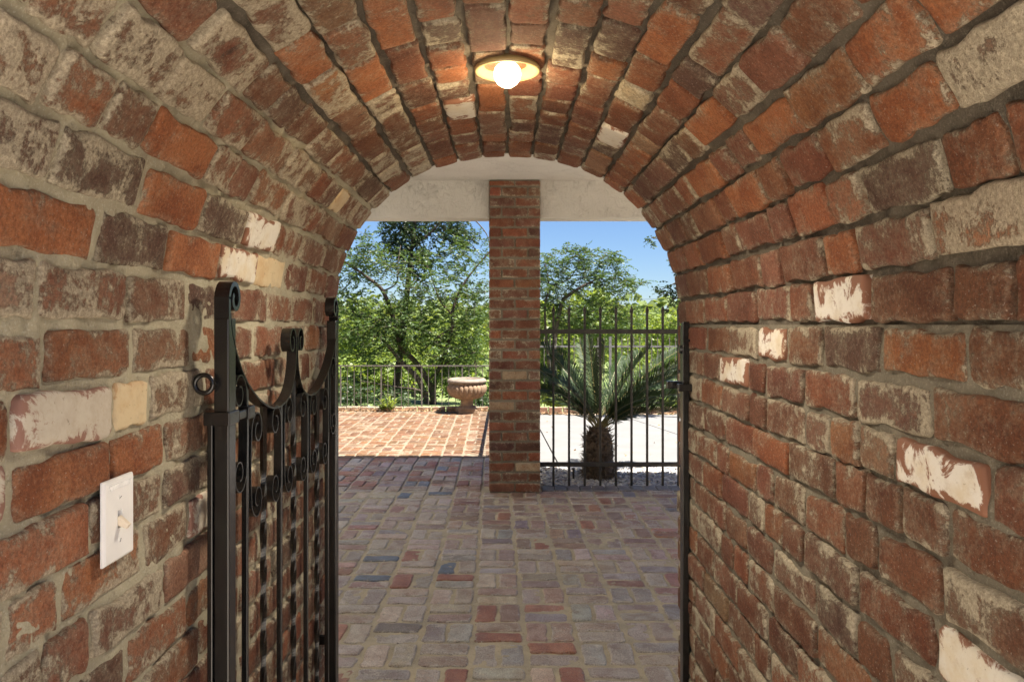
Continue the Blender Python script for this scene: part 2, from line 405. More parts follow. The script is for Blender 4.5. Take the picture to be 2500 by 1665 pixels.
def frame(s, y, w=0, rot=0):
    X, Z, tx, tz = [float(q) for q in prof_at(s)]
    t = Vector((tx, 0, tz)); n = Vector((tz, 0, -tx)); u = Vector((0, 1, 0))
    o = Vector((X, y, Z)) + n*w
    Mx = Matrix(((u.x, t.x, n.x, o.x), (u.y, t.y, n.y, o.y), (u.z, t.z, n.z, o.z), (0, 0, 0, 1)))
    return Mx @ Matrix.Rotation(rot, 4, 'Z')
def in_view(P, m=40):
    if P[1] < .1: return False
    x, y = proj(P); return -m < x < 2500+m and -m < y < 1665+m
def mortar_surface(name, s0, s1, mat, rec, amp, parent, seed):
    ds = .0065; ns = int((s1-s0)/ds)+1; ny = int((YF-YB)/ds)+1
    S, Y = np.meshgrid(np.linspace(s0, s1, ns), np.linspace(YB, YF-.004, ny), indexing='ij')
    X, Z, tx, tz = prof_at(S)
    d = -rec(S, Y) + amp*(fbm(S*28, Y*28, seed, 4)*1.1 + fbm(S*7, Y*5, seed+9, 2)*.8)
    # offset the sheet along its inward normal
    X = X + tz*d; Z = Z - tx*d
    X, Z = X, Z
    v = np.stack([X, Y, Z], -1).reshape(-1, 3)
    idx = np.arange(ns*ny).reshape(ns, ny)
    q = np.stack([idx[:-1, :-1], idx[:-1, 1:], idx[1:, 1:], idx[1:, :-1]], -1).reshape(-1, 4)[:, ::-1]
    return link(name, npmesh(name, v, q, True), mat, parent)

lw = tag(empty('brick_wall', (XL, 1.0, 0)), 'left passage wall of old bricks with pale thick mortar, behind the open iron gate', 'wall')
rw = tag(empty('brick_wall', (XR, 1.0, 0)), 'right passage wall of red-brown bricks with grey mortar and a few white patches', 'wall')
va = tag(empty('brick_vault', (XC, 1.0, ZS+B)), 'arched vault of old bricks overhead with a lit round lamp at its crown', 'vault')
roots = {'L': lw, 'R': rw, 'V': va}
def loc_parent(o, root):
    o.parent = root; o.matrix_parent_inverse = Matrix.Translation(-Vector(root.location)); return o
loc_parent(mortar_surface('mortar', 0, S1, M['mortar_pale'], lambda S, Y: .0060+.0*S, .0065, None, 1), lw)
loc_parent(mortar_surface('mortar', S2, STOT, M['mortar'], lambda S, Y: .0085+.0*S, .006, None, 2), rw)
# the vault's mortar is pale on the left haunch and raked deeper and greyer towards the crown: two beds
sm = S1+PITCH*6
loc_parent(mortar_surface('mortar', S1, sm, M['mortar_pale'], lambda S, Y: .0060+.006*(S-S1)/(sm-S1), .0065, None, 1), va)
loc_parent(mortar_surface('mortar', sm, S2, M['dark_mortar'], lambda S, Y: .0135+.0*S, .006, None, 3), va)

BR = []   # (object, pixel centre)
nv = 22
edges = [S1-PITCH*k for k in range(17, 0, -1)] + [S1+(S2-S1)*k/nv for k in range(nv+1)] + [S2+PITCH*k for k in range(1, 18)]
hid = {'L': Joined(), 'R': Joined(), 'V': Joined()}
for ci in range(len(edges)-1):
    a, b = edges[ci], edges[ci+1]
    if b < .02 or a > STOT-.02: continue
    a = max(a, .0); b = min(b, STOT)
    zone = 'L' if (a+b)/2 < S1 else ('R' if (a+b)/2 > S2 else 'V')
    y = YF + random.uniform(-.006, .006); H = b-a-.0100
    if H < .02: continue
    first = True; wph = random.uniform(0, 6)
    vk = abs(ci - (len(edges)-1)/2)
    while y > YB+.03:
        pl = [.2, .2, .2, .155, .095] if zone != 'V' else ([.2, .2, .1, .1, .15] if vk < 9 else [.2, .2, .2, .1])
        Ln = random.choice(pl)
        if first: Ln = random.choice([.07, .1, .13, .16, .2]) if zone == 'V' else random.choice([.06, .095, .12, .15, .2]); first = False
        Ln = min(Ln, y-YB)
        if Ln < .04: break
        jw = .0115+abs(random.gauss(0, .0025)); Lb = Ln - 0.0
        yc = y-Lb/2; y -= Lb+jw
        sc = (a+b)/2 + .0022*math.sin(yc*2.4+wph) + random.gauss(0, .0012)
        w = random.gauss(0, .0022); w = max(-.004, min(.006, w)) + (.001 if zone == 'V' else 0)
        Mx = frame(sc, yc, w, random.gauss(0, .010)) @ Matrix.Rotation(random.gauss(0, .015), 4, 'X') @ Matrix.Rotation(random.gauss(0, .010), 4, 'Y')
        base = min((.06, .095, .15, .2), key=lambda q: abs(q-Lb))
        Hs = H+random.gauss(0, .0015)
        Mx = Mx @ Matrix.Diagonal((Lb/base, Hs/.064, 1, 1))
        col = pick(WALLPAL)
        al = random.betavariate(1.5, 2.2)
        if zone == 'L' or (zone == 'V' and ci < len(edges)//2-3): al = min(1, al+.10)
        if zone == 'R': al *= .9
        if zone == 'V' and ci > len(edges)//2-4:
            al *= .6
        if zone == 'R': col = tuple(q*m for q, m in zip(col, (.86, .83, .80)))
        c = Mx.translation; e1 = Mx @ Vector((base/2, 0, 0)); e0 = Mx @ Vector((-base/2, 0, 0))
        if in_view(c, 60) or in_view(e1, 60) or in_view(e0, 60):
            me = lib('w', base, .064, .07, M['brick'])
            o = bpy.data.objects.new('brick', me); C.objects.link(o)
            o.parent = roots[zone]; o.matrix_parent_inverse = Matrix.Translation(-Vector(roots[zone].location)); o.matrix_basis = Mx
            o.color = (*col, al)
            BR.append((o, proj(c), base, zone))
        else:
            hid[zone].add(brick_geo(base, .064, .07, 5, n=10), Mx, col, al)
for z, r_ in roots.items():
    if hid[z].n: loc_parent(hid[z].build('rear_bricks', M['brick_attr']), r_)
def repaint(px, py, mat=None, col=None, al=None, label=None):
    o, p, base, z = min((q for q in BR if q[2] > .13 or px < 2200), key=lambda q: (q[1][0]-px)**2+(q[1][1]-py)**2)
    if mat is not None:
        o.data = lib('w', base, .064, .07, M[mat])
    if col is not None: o.color = (*col, o.color[3] if al is None else al)
    elif al is not None: o.color = (*o.color[:3], al)
    if label: o['label'] = label
ORG = (.36, .140, .058); DRK = (.11, .056, .038)
for px, py in ((635, 590), (565, 660)): repaint(px, py, 'white_brick', label='whitewashed brick')
repaint(650, 677, 'cream_brick', label='cream brick'); repaint(825, 515, 'cream_brick', label='cream brick')
repaint(285, 995, 'cream_brick', label='ochre brick'); repaint(90, 1040, 'lime_brick', label='brick with thick whitewash')
repaint(30, 1215, 'lime_brick', label='brick with flaking whitewash'); repaint(487, 1260, 'lime_brick', label='brick with white paint blotch')
repaint(2015, 735, 'white_flake', label='brick with flaking white paint'); repaint(1772, 903, 'white_flake', label='brick half covered in white paint')
repaint(2260, 1140, 'white_flake', label='brick with a big white plaster patch'); repaint(2350, 1600, 'white_brick', label='white plastered brick')
repaint(1127, 278, 'white_brick', label='white brick'); repaint(1470, 320, 'white_brick', label='pale cream brick'); repaint(1595, 255, col=(.42, .34, .22), al=.9)
repaint(1875, 825, 'white_flake', label='brick with white paint streaks'); repaint(60, 1120)
for px, py in ((380, 350), (350, 455), (390, 620), (460, 640), (720, 170), (880, 245), (1010, 70), (1120, 200), (1600, 60), (2250, 140), (2200, 300), (2060, 620), (1900, 340), (1820, 450), (1740, 430),
               (2400, 690), (2440, 40), (1180, 270), (150, 565), (395, 1065), (1500, 130), (1560, 420), (1680, 300)): repaint(px, py, col=ORG, al=.12)
for px, py in ((195, 415), (480, 745), (530, 500), (1520, 90), (2150, 430), (1500, 370), (1090, 70), (2050, 1510), (1640, 380), (290, 600), (1380, 120)): repaint(px, py, col=DRK, al=.55)
for px, py in ((100, 170), (230, 90), (330, 190), (440, 250), (90, 360), (60, 740), (2350, 430), (2380, 250), (2300, 600), (700, 60), (560, 30)): repaint(px, py, al=1.0)

# building mass round the passage
def arch_face(mb, y, flip):
    th_ = np.linspace(0, 1, 61); ss = np.linspace(0, STOT, 61); X, Z, tx, tz = prof_at(ss)
    X = X - tz*.010; Z = Z + tx*.010
    W = 4.2; H = 2.6
    inner = [(float(X[i]), y, float(Z[i])) for i in range(61)]; outer = []
    for i in range(61):
        f = i/60
        if f < .3: outer.append((-W, y, H*f/.3))
        elif f < .7: outer.append((-W+2*W*(f-.3)/.4, y, H))
        else: outer.append((W, y, H*(1-f)/.3))
    f_ = [(i, i+1, 61+i+1, 61+i) for i in range(60)]
    if flip: f_ = [tuple(reversed(q)) for q in f_]
    mb.add(inner+outer, f_)
mb = MB(); arch_face(mb, YF-.006, False); arch_face(mb, YB+.006, True)
mb.add([(-4.2, YB, 0), (-4.2, YF-.006, 0), (-4.2, YF-.006, 2.6), (-4.2, YB, 2.6), (4.2, YB, 0), (4.2, YF-.006, 0), (4.2, YF-.006, 2.6), (4.2, YB, 2.6)], [(0, 1, 2, 3), (7, 6, 5, 4), (3, 2, 6, 7)])
tag(mb.build('house_wall', M['stucco']), 'stucco house wall around the brick arch', 'wall')

# ------------------------------------------------------------------ porch paving
SLOPE = -.0166
def pav(u, v):      # paving coordinates -> world (slightly rotated pattern)
    return u + SLOPE*(v-2.85) - .025, v - SLOPE*(u)*1.0
CELL = .2118
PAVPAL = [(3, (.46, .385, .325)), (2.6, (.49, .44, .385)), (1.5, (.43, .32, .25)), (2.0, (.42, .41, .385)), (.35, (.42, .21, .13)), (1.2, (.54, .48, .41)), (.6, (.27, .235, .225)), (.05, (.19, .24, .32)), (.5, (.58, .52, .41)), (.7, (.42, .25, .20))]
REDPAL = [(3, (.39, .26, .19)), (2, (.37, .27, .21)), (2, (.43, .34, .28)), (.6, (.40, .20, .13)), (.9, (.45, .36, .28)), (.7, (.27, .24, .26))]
SHADEPAL = [(2.4, (.36, .18, .13)), (2.4, (.34, .24, .21)), (1.5, (.34, .29, .31)), (.5, (.45, .4, .37)), (.2, (.18, .22, .3))]  # patio rows in the roof shadow: bluish sky-lit shade put into the brick colours
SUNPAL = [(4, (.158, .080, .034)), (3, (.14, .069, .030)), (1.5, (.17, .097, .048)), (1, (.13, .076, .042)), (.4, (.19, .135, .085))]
pg = empty('porch_paving', (0, 4, 0)); pg['kind'] = 'structure'; pg['label'] = 'worn basketweave brick paving of the shaded porch'
jp = Joined(); jsun = Joined()
NX0, NX1, NY0, NY1 = -17, 18, -16, 40
padd = 0
def put_paver(cx, cy, L_, ang, pal, where):
    global padd
    x, y = pav(cx, cy)
    z = max(-.003, min(.004, random.gauss(0, .0022)))
    Mx = Matrix.Translation((x, y, z)) @ Matrix.Rotation(ang + random.gauss(0, .012) - .0166, 4, 'Z') @ Matrix.Rotation(random.gauss(0, .014), 4, 'X') @ Matrix.Rotation(random.gauss(0, .009), 4, 'Y')
    Mx = Mx @ Matrix.Diagonal((random.uniform(.96, 1.015), random.uniform(.94, 1.03), 1, 1))
    col = pick(pal, .24); al = random.betavariate(1.2, 1.3)
    if where == 'part':
        me = lib('p', .191, .090, .05, M['paver'], n=24, amp=.0032, r=.012)
        o = bpy.data.objects.new('brick', me); C.objects.link(o); o.parent = pg; o.matrix_parent_inverse = Matrix.Translation((0, -4, 0)); o.matrix_basis = Mx; o.color = (*col, al); padd += 1
        PV.append((o, (proj((x, y, 0)))))
    else:
        where.add(JG[random.randrange(6)] if L_ > .15 else JGs[0], Mx, col, al)
PV = []
JG = [brick_geo(.197, .094, .04, 900+i, n=10, amp=.0015, r=.01) for i in range(6)]; JGs = [brick_geo(.094, .094, .04, 950, n=8, amp=.0015, r=.01)]
for i in range(NX0, NX1):
    for j in range(NY0, NY1):
        cx = i*CELL; cy = 2.827+(j+.5)*CELL; x, y = pav(cx, cy)
        if y < YB-.0 or y > 11.15: continue
        if y < YF+.0 and not (XL-.05 < x < XR+.05): continue
        if y > 5.80 and x > .22: continue
        if y > 5.95 and x > .10: continue
        if y > 6.0 and x > .12: continue
        if x > 3.6 or x < -2.9: continue
        if .0-.128 < x < .27 and 5.75 < y < 6.1: continue
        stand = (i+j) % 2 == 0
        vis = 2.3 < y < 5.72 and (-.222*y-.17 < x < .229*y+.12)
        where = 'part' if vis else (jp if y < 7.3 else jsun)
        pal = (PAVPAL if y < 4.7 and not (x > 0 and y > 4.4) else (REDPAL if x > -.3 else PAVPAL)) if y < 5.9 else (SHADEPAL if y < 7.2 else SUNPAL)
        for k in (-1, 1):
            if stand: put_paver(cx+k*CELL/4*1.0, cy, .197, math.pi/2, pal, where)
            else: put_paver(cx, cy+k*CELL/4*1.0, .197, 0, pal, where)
print('paver parts', padd)
def repave(px, py, col, al=.2):
    o, p = min(PV, key=lambda q: (q[1][0]-px)**2+(q[1][1]-py)**2); o.color = (*col, al)
BLUE = (.15, .20, .27); RED = (.36, .15, .09)
for px, py in ((1091, 1374), (1064, 1196), (986, 1208), (905, 1401), (940, 1370)): repave(px, py, BLUE, .1)
for px, py in ((1186, 1492), (1323, 1322), (1004, 1347), (1110, 1401), (975, 1415), (1390, 1648), (1110, 1650), (1215, 1553)): repave(px, py, RED, .15)
for px, py in ((1632, 1278), (1620, 1615), (1140, 1450), (905, 1222)): repave(px, py, (.5, .45, .36), .3)
jp.build('outer_bricks', M['paver_attr']).parent = pg; bpy.data.objects['outer_bricks'].matrix_parent_inverse = Matrix.Translation((0, -4, 0))
# sand and mortar joints as a rough sheet just under the brick tops
def joint_sheet(name, x0, x1, y0, y1, z, amp, mat, ds, parent=None, seed=5):
    nx = int((x1-x0)/ds)+1; ny = int((y1-y0)/ds)+1
    X, Y = np.meshgrid(np.linspace(x0, x1, nx), np.linspace(y0, y1, ny), indexing='ij')
    Z = z+amp*(fbm(X*24+50, Y*24+50, seed, 4)*1.2+fbm(X*4+9, Y*4+9, seed+3, 2)*.7)
    idx = np.arange(nx*ny).reshape(nx, ny); q = np.stack([idx[:-1, :-1], idx[1:, :-1], idx[1:, 1:], idx[:-1, 1:]], -1).reshape(-1, 4)
    return link(name, npmesh(name, np.stack([X, Y, Z], -1).reshape(-1, 3), q, True), mat, parent)
o = joint_sheet('sand_joints', -1.6, 1.75, 2.25, 5.83, -.0040, .0038, M['sand_joint'], .009); o.parent = pg; o.matrix_parent_inverse = Matrix.Translation((0, -4, 0)); o['kind'] = 'stuff'
mb = MB()
mb.add([(-4, YB, -.009), (4, YB, -.009), (4, 2.25, -.009), (-4, 2.25, -.009), (-4, 2.25, -.009), (-1.6, 2.25, -.009), (-1.6, 7.3, -.009), (-4, 7.3, -.009), (1.75, 2.25, -.009), (4, 2.25, -.009), (4, 5.83, -.009), (1.75, 5.83, -.009), (-1.6, 5.83, -.012), (.3, 5.83, -.012), (.3, 7.3, -.012), (-1.6, 7.3, -.012)],
       [(0, 1, 2, 3), (4, 5, 6, 7), (8, 9, 10, 11), (12, 13, 14, 15)])
o = mb.build('joint_bed', M['sand_joint']); o.parent = pg; o.matrix_parent_inverse = Matrix.Translation((0, -4, 0))
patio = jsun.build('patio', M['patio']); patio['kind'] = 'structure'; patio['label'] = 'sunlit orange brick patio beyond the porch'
o = joint_sheet('patio_joints', -4, .14, 7.25, 11.2, -.0035, .002, M['patio_joint'], .03); o.parent = patio; o['kind'] = 'stuff'

# grey header course along the gravel bed
jb = empty('border_course', (.8, 5.89, 0)); jb['kind'] = 'structure'; jb['label'] = 'grey header brick course edging the gravel bed'
x = .33; me_ = [brick_mesh('brick', .175, .094, .06, 700+i, M['paver'], n=20, amp=.001, r=.006) for i in range(4)]
while x < 3.9:
    o = bpy.data.objects.new('brick', random.choice(me_)); C.objects.link(o); o.parent = jb; o.matrix_parent_inverse = Matrix.Translation((-.8, -5.89, 0))
    o.matrix_basis = Matrix.Translation((x, 5.895, .006+random.gauss(0, .001))) @ Matrix.Rotation(math.pi/2+random.gauss(0, .01), 4, 'Z'); g_ = random.uniform(.85, 1.1)
    o.color = (.20*g_, .19*g_, .195*g_, random.uniform(0, .3)); x += .100

# ------------------------------------------------------------------ pillar
pil = tag(empty('brick_pillar', (.071, 5.95, 0)), 'square red brick pillar holding up the porch beam between patio and fence', 'pillar')
PX0, PX1, PY0, PY1, PH = -.128, .270, 5.75, 6.15, 2.385
mb = MB(); mb.box((PX0+.009, PY0+.0075, -.01), (PX1-.009, PY1-.0075, PH)); mb.build('mortar_core', M['mortar'], None); loc_parent(bpy.data.objects['mortar_core'], pil)
pit_ = .0778; k = 0; nb = 0
PB = []
while k*pit_ < PH-.02:
    z0 = k*pit_; z1 = min(z0+pit_, PH); Hh = z1-z0-.0145; zc = (z0+z1)/2
    wdt = PX1-PX0
    if k % 2 == 0: fr = [(.0, .5), (.5, 1)]
    else: fr = [(0, .25), (.25, .75), (.75, 1)]
    def pb(c, nrm, Lr):
        global nb
        n = Vector(nrm); up = Vector((0, 0, 1)); u = up.cross(n)
        base = .2 if Lr > .13 else .095
        Mx = Matrix(((u.x, up.x, n.x, c[0]), (u.y, up.y, n.y, c[1]), (u.z, up.z, n.z, c[2]), (0, 0, 0, 1))) @ Matrix.Rotation(random.gauss(0, .006), 4, 'Z') @ Matrix.Diagonal(((Lr-.010)/base, Hh/.064, 1, 1))
        me = lib('c', base, .064, .08, M['brick'], n=18, amp=.0015)
        o = bpy.data.objects.new('brick', me); C.objects.link(o); o.parent = pil; o.matrix_parent_inverse = Matrix.Translation(-Vector(pil.location)); o.matrix_basis = Mx
        o.color = (*pick(PILPAL), random.betavariate(1.3, 2.6)*.6); nb += 1
    for a, b in fr:
        off = random.gauss(0, .0025)
        pb((PX0+wdt*(a+b)/2, PY0+off, zc), (0, -1, 0), wdt*(b-a))
        if k % 2 == 0 or b-a > .3: pb((PX0+wdt*(a+b)/2, PY1-off, zc), (0, 1, 0), wdt*(b-a))
    for sx, nx in ((PX0, -1), (PX1, 1)):
        dd = PY1-PY0
        for a, b in ([(.25, .6), (.6, 1)] if k % 2 else [(.25, 1)]):
            pb((sx, PY0+dd*(a+b)/2, zc), (nx, 0, 0), dd*(b-a))
    k += 1
print('pillar bricks', nb)
# ------------------------------------------------------------------ ceiling, beam, roof
mb = MB(); mb.box((-1.55, YF-.004, 2.388), (2.5, 5.80, 2.60)); tag(mb.build('porch_ceiling', M['stucco']), kind='structure')
mb = MB(); mb.box((-1.55, 5.80, 2.10), (PX0+.004, 5.99, 2.60)); mb.box((PX1-.004, 5.80, 2.10), (2.5, 5.99, 2.60)); mb.box((PX0+.004, 5.80, 2.39), (PX1-.004, 5.99, 2.60))
tag(mb.build('beam', M['stucco'], bevel=.008), 'cream stucco beam across the porch opening, resting on the brick pillar', 'beam')
mb = MB(); mb.box((-1.55, 5.99, 2.42), (1.15, 6.90, 2.56)); mb.box((1.15, 5.99, 2.42), (2.5, 6.05, 2.56))
tag(mb.build('roof_overhang', M['stucco']), kind='structure')

# ------------------------------------------------------------------ lamp
lampz = ZS+.012+B; LY = 1.585; LX = XC
lt = tag(empty('ceiling_lamp', (LX, LY, lampz-.010)), 'round lit lamp with a bare glowing bulb at the crown of the brick vault', 'lamp')
mb = MB(); mb.lathe([(.0, .014), (.034, .013), (.052, .007), (.060, -.001), (.065, -.004), (.069, -.002), (.069, .003), (.064, .010), (.05, .018)], 40); mb.build('reflector_dish', M['dish'], lt, True)
mb = MB(); mb.lathe([(.0001, -.036), (.012, -.0335), (.021, -.027), (.027, -.018), (.029, -.008), (.027, .003), (.02, .012), (.014, .020)], 28); b_ = mb.build('bulb', M['bulb'], lt, True)
b_.visible_shadow = True
li = bpy.data.lights.new('lamp_light', 'SPOT'); li.energy = LAMP_POWER; li.color = (1, .90, .74); li.shadow_soft_size = .06; li.spot_size = R(150); li.spot_blend = 1.0
lo = bpy.data.objects.new('lamp_light', li); C.objects.link(lo); lo.parent = lt; lo.location = (0, 0, -.042)

l2 = bpy.data.lights.new('bulb_light', 'POINT'); l2.energy = .7; l2.color = (1, .78, .48); l2.shadow_soft_size = .028
l2o = bpy.data.objects.new('bulb_light', l2); C.objects.link(l2o); l2o.parent = lt; l2o.location = (0, 0, -.080)
# ------------------------------------------------------------------ light switch on the left wall
sw = tag(empty('light_switch', (XL+.006, 1.058, 0)), 'white toggle light switch plate on the left brick wall', 'light switch')
zt = EYE-(1200-793)/1840*1.06 ; zc = EYE-(1265-793)/F*1.06
sw.location = (XL+.004, 1.060, zc)
mb = MB()
def rrect(hy, hz, x, inset=0): return [(x, -hy+inset, -hz+inset), (x, hy-inset, -hz+inset), (x, hy-inset, hz-inset), (x, -hy+inset, hz-inset)]
v = rrect(.041, .058, 0)+rrect(.041, .058, .003)+rrect(.041, .058, .006, .0035)
# front face with a slot for the toggle
v += rrect(.006, .0125, .006)+rrect(.006, .0125, .001)
f = [(0, 1, 5, 4), (1, 2, 6, 5), (2, 3, 7, 6), (3, 0, 4, 7), (4, 5, 9, 8), (5, 6, 10, 9), (6, 7, 11, 10), (7, 4, 8, 11), (8, 9, 13, 12), (9, 10, 14, 13), (10, 11, 15, 14), (11, 8, 12, 15), (12, 13, 17, 16), (13, 14, 18, 17), (14, 15, 19, 18), (15, 12, 16, 19), (16, 17, 18, 19)]
mb.add(v, f); mb.build('plate', M['plastic'], sw, bevel=.0008)
mb = MB(); Mt = Matrix.Translation((.004, 0, -.002)) @ Matrix.Rotation(R(32), 4, 'Y')
mb.add([Mt @ Vector(p) for p in [(-.002, -.0045, -.006), (-.002, .0045, -.006), (-.002, .0045, .006), (-.002, -.0045, .006), (.017, -.0036, -.0035), (.017, .0036, -.0035), (.017, .0036, .0035), (.017, -.0036, .0035)]], [(0, 3, 2, 1), (4, 5, 6, 7), (0, 1, 5, 4), (1, 2, 6, 5), (2, 3, 7, 6), (3, 0, 4, 7)])
mb.build('toggle', M['toggle'], sw, bevel=.0006)
mb = MB(); mb.add([(.0061, -.030, .0505), (.0061, .030, .0505), (.0061, .026, .0435), (.0061, -.026, .0435), (.0069, -.030, .0505), (.0069, .030, .0505), (.0069, .026, .0435), (.0069, -.026, .0435)], [(7, 6, 5, 4), (0, 1, 5, 4), (1, 2, 6, 5), (2, 3, 7, 6), (3, 0, 4, 7)]); mb.build('clear_tab', M['gloss'], sw)
for dz in (.030, -.030):
    mb = MB(); mb.tube([(.0045, 0, dz), (.0068, 0, dz)], .0034, 14); s_ = mb.build('screw', M['plastic'], sw)
    mb = MB(); mb.box((.0066, -.0026, dz-.0004), (.0072, .0026, dz+.0004), Matrix.Translation((0, 0, dz)) @ Matrix.Rotation(R(20 if dz > 0 else 65), 4, 'X') @ Matrix.Translation((0, 0, -dz))); mb.build('screw_slot', M['hole'], s_)

# ------------------------------------------------------------------ open wrought-iron gate along the left wall
GX1 = -.490; GY0, GY1 = 1.335, 2.215; GC = (GY0+GY1)/2; GP = (GY1-GY0)/8; EZ = EYE
gate = tag(empty('iron_gate', (GX1-.013, GY1, 0)), 'black wrought-iron gate with scrolls and twisted bars, open against the left wall', 'gate')
GO = Vector(gate.location)
def gp(y, z, x=GX1): return (x-GO.x, y-GO.y, z)
def cr(pts, n=6):
    P = [np.array(p, float) for p in pts]; P = [2*P[0]-P[1]]+P+[2*P[-1]-P[-2]]; out = []
    for i in range(1, len(P)-2):
        for t in np.linspace(0, 1, n, endpoint=False):
            a, b, c, d = P[i-1], P[i], P[i+1], P[i+2]
            out.append(.5*((2*b)+(-a+c)*t+(2*a-5*b+4*c-d)*t*t+(-a+3*b-3*c+d)*t**3))
    out.append(P[-2]); return out
def strip(mb, pts, w=.025, t=.005, x=GX1):
    """flat iron bar swept along (y,z) points, its width across the gate's plane"""
    n = len(pts); v = []
    for i, p in enumerate(pts):
        d = np.array(pts[min(i+1, n-1)])-np.array(pts[max(i-1, 0)]); d = d/np.linalg.norm(d); nn = np.array([-d[1], d[0]])*t/2
        for xx, s_ in ((x, 1), (x, -1), (x-w, -1), (x-w, 1)):
            v.append(gp(p[0]+s_*nn[0], EZ+p[1]+s_*nn[1], xx))
    f = [(i*4+k, i*4+(k+1) % 4, (i+1)*4+(k+1) % 4, (i+1)*4+k) for i in range(n-1) for k in range(4)]
    f += [(3, 2, 1, 0), (n*4-4, n*4-3, n*4-2, n*4-1)]
    mb.add(v, f)
def spiral(c, r0, r1, a0, turns, sy=1, n=34, vz=1.25):
    out = []
    for i in range(n):
        t = i/(n-1); a = a0+turns*2*math.pi*t; r = r0+(r1-r0)*t**.8
        out.append((c[0]+sy*r*math.cos(a), c[1]+vz*r*math.sin(a)))
    return out
# posts: square tube, finished with a flat bar rolled into a scroll
for yy, sg in ((GY0, 1), (GY1, -1)):
    mb = MB(); y0, y1 = (yy, yy+.036) if sg > 0 else (yy-.036, yy)
    a = gp(y0, .06, GX1-.027); b = gp(y1, EZ+.012, GX1); mb.box(a, b); post = mb.build('post', M['iron'], gate, bevel=.0025)
    mb = MB(); base = [(yy+sg*.006, -.02), (yy+sg*.006, .045)]
    sp = spiral((yy+sg*(.006+.030), .047), .030, .010, math.pi, -1.15, sg, 40, 1.12)
    sp = [(p[0], p[1]) for p in sp]
    strip(mb, cr(base+sp[::2], 4),   .0266, .009, GX1-.0002); mb.build('post_scroll', M['iron'], gate, bevel=.0012)
# outer stop bar beside the near post below the latch
mb = MB(); a = gp(GY0-.004, .06, GX1-.0375); b = gp(GY0+.034, EZ-.176, GX1-.0275); mb.box(a, b); mb.build('stop_bar', M['iron'], gate, bevel=.002)
# rails
for z0, z1 in ((.10, .125),):
    mb = MB(); mb.box(gp(GY0+.036, z0, GX1-.024), gp(GY1-.036, z1, GX1-.004)); mb.build('rail', M['iron'], gate, bevel=.001)
# sweeping top curves
half = [(GY0+.010, .02), (GY0+.02, -.018), (GY0+.046, -.057), (GY0+.078, -.092), (GY0+.118, -.122), (GY0+.175, -.151), (GY0+.24, -.172), (GY0+.295, -.178), (GY0+.355, -.170), (GY0+.400, -.145), (GY0+.427, -.102), (GY0+.434, -.057)]
for sg in (1, -1):
    pts = [(p[0], p[1]) if sg > 0 else (2*GC-p[0], p[1]) for p in half]
    c0 = GC-sg*(.006+.030); sp = spiral((c0, -.040), .030, .009, 0, 1.25, sg, 40, 1.25)
    mb = MB(); strip(mb, cr(pts+sp[1::2], 5), .023, .0036); mb.build('top_curve', M['iron'], gate)
# vertical bars, alternately plain and twisted
def topz(y):
    hh = half if y <= GC else [(2*GC-a, b) for a, b in reversed(half)]
    return float(np.interp(y, [p[0] for p in hh][1:] if y <= GC else [p[0] for p in hh][:-1], [p[1] for p in hh][1:] if y <= GC else [p[1] for p in hh][:-1]))
for i in range(1, 8):
    y = GY0+GP*i; zt = EZ+min(topz(y), -.06 if i != 4 else -.13)-.002
    xb = GX1-.0095; mb = MB()
    if i % 2 == 1:
        mb.box(gp(y-.005, .12, GX1-.0145), gp(y+.005, zt, GX1-.0035)); mb.build('bar', M['iron'], gate, bevel=.001)
    else:
        n = 170; z0, z1 = .12, zt; pts = []
        for k in range(n): pts.append(gp(y, z0+(z1-z0)*k/(n-1), xb))
        P = [Vector(p) for p in pts]; v = []; tw = 0
        for k in range(n):
            fz = (z1-z0)*k/(n-1); tw = 2*math.pi*fz/.30
            if z1-P[k].z < .12: tw = 2*math.pi*(z1-z0-.12)/.30
            for q in range(4):
                a = tw+math.pi/4+q*math.pi/2; v.append(P[k]+Vector((math.cos(a), math.sin(a), 0))*.0070)
        f = [(k*4+q, k*4+(q+1) % 4, k*4+4+(q+1) % 4, k*4+4+q) for k in range(n-1) for q in range(4)]
        mb.add(v, f); mb.build('twisted_bar', M['iron'], gate)
# C scrolls
def cscroll(yb, sg, ztop, zbot, name='scroll', wd=.036):
    """back of the C at y=yb, curls towards sg"""
    r = wd; top = spiral((yb+sg*r, ztop-r*1.15), r, .010, math.pi, -1.3, sg, 40, 1.15); bot = spiral((yb+sg*r, zbot+r*1.15), r, .010, math.pi, 1.3, sg, 40, 1.15)
    mid = [(yb-sg*.004, (ztop+zbot)/2)]
    mb = MB(); strip(mb, cr([*reversed(bot[::2])]+mid+top[::2], 5), .017, .0026, GX1-.001); mb.build(name, M['iron'], gate)
for c in (2, 4, 6):
    y = GY0+GP*c; zt = -.166 if c != 4 else -.158
    cscroll(y-GP+.015, 1, zt, -.386); cscroll(y+GP-.015, -1, zt, -.386)
cscroll(GY0+GP-.014, -1, -.086, -.318); cscroll(GY1-GP+.014, 1, -.086, -.318)
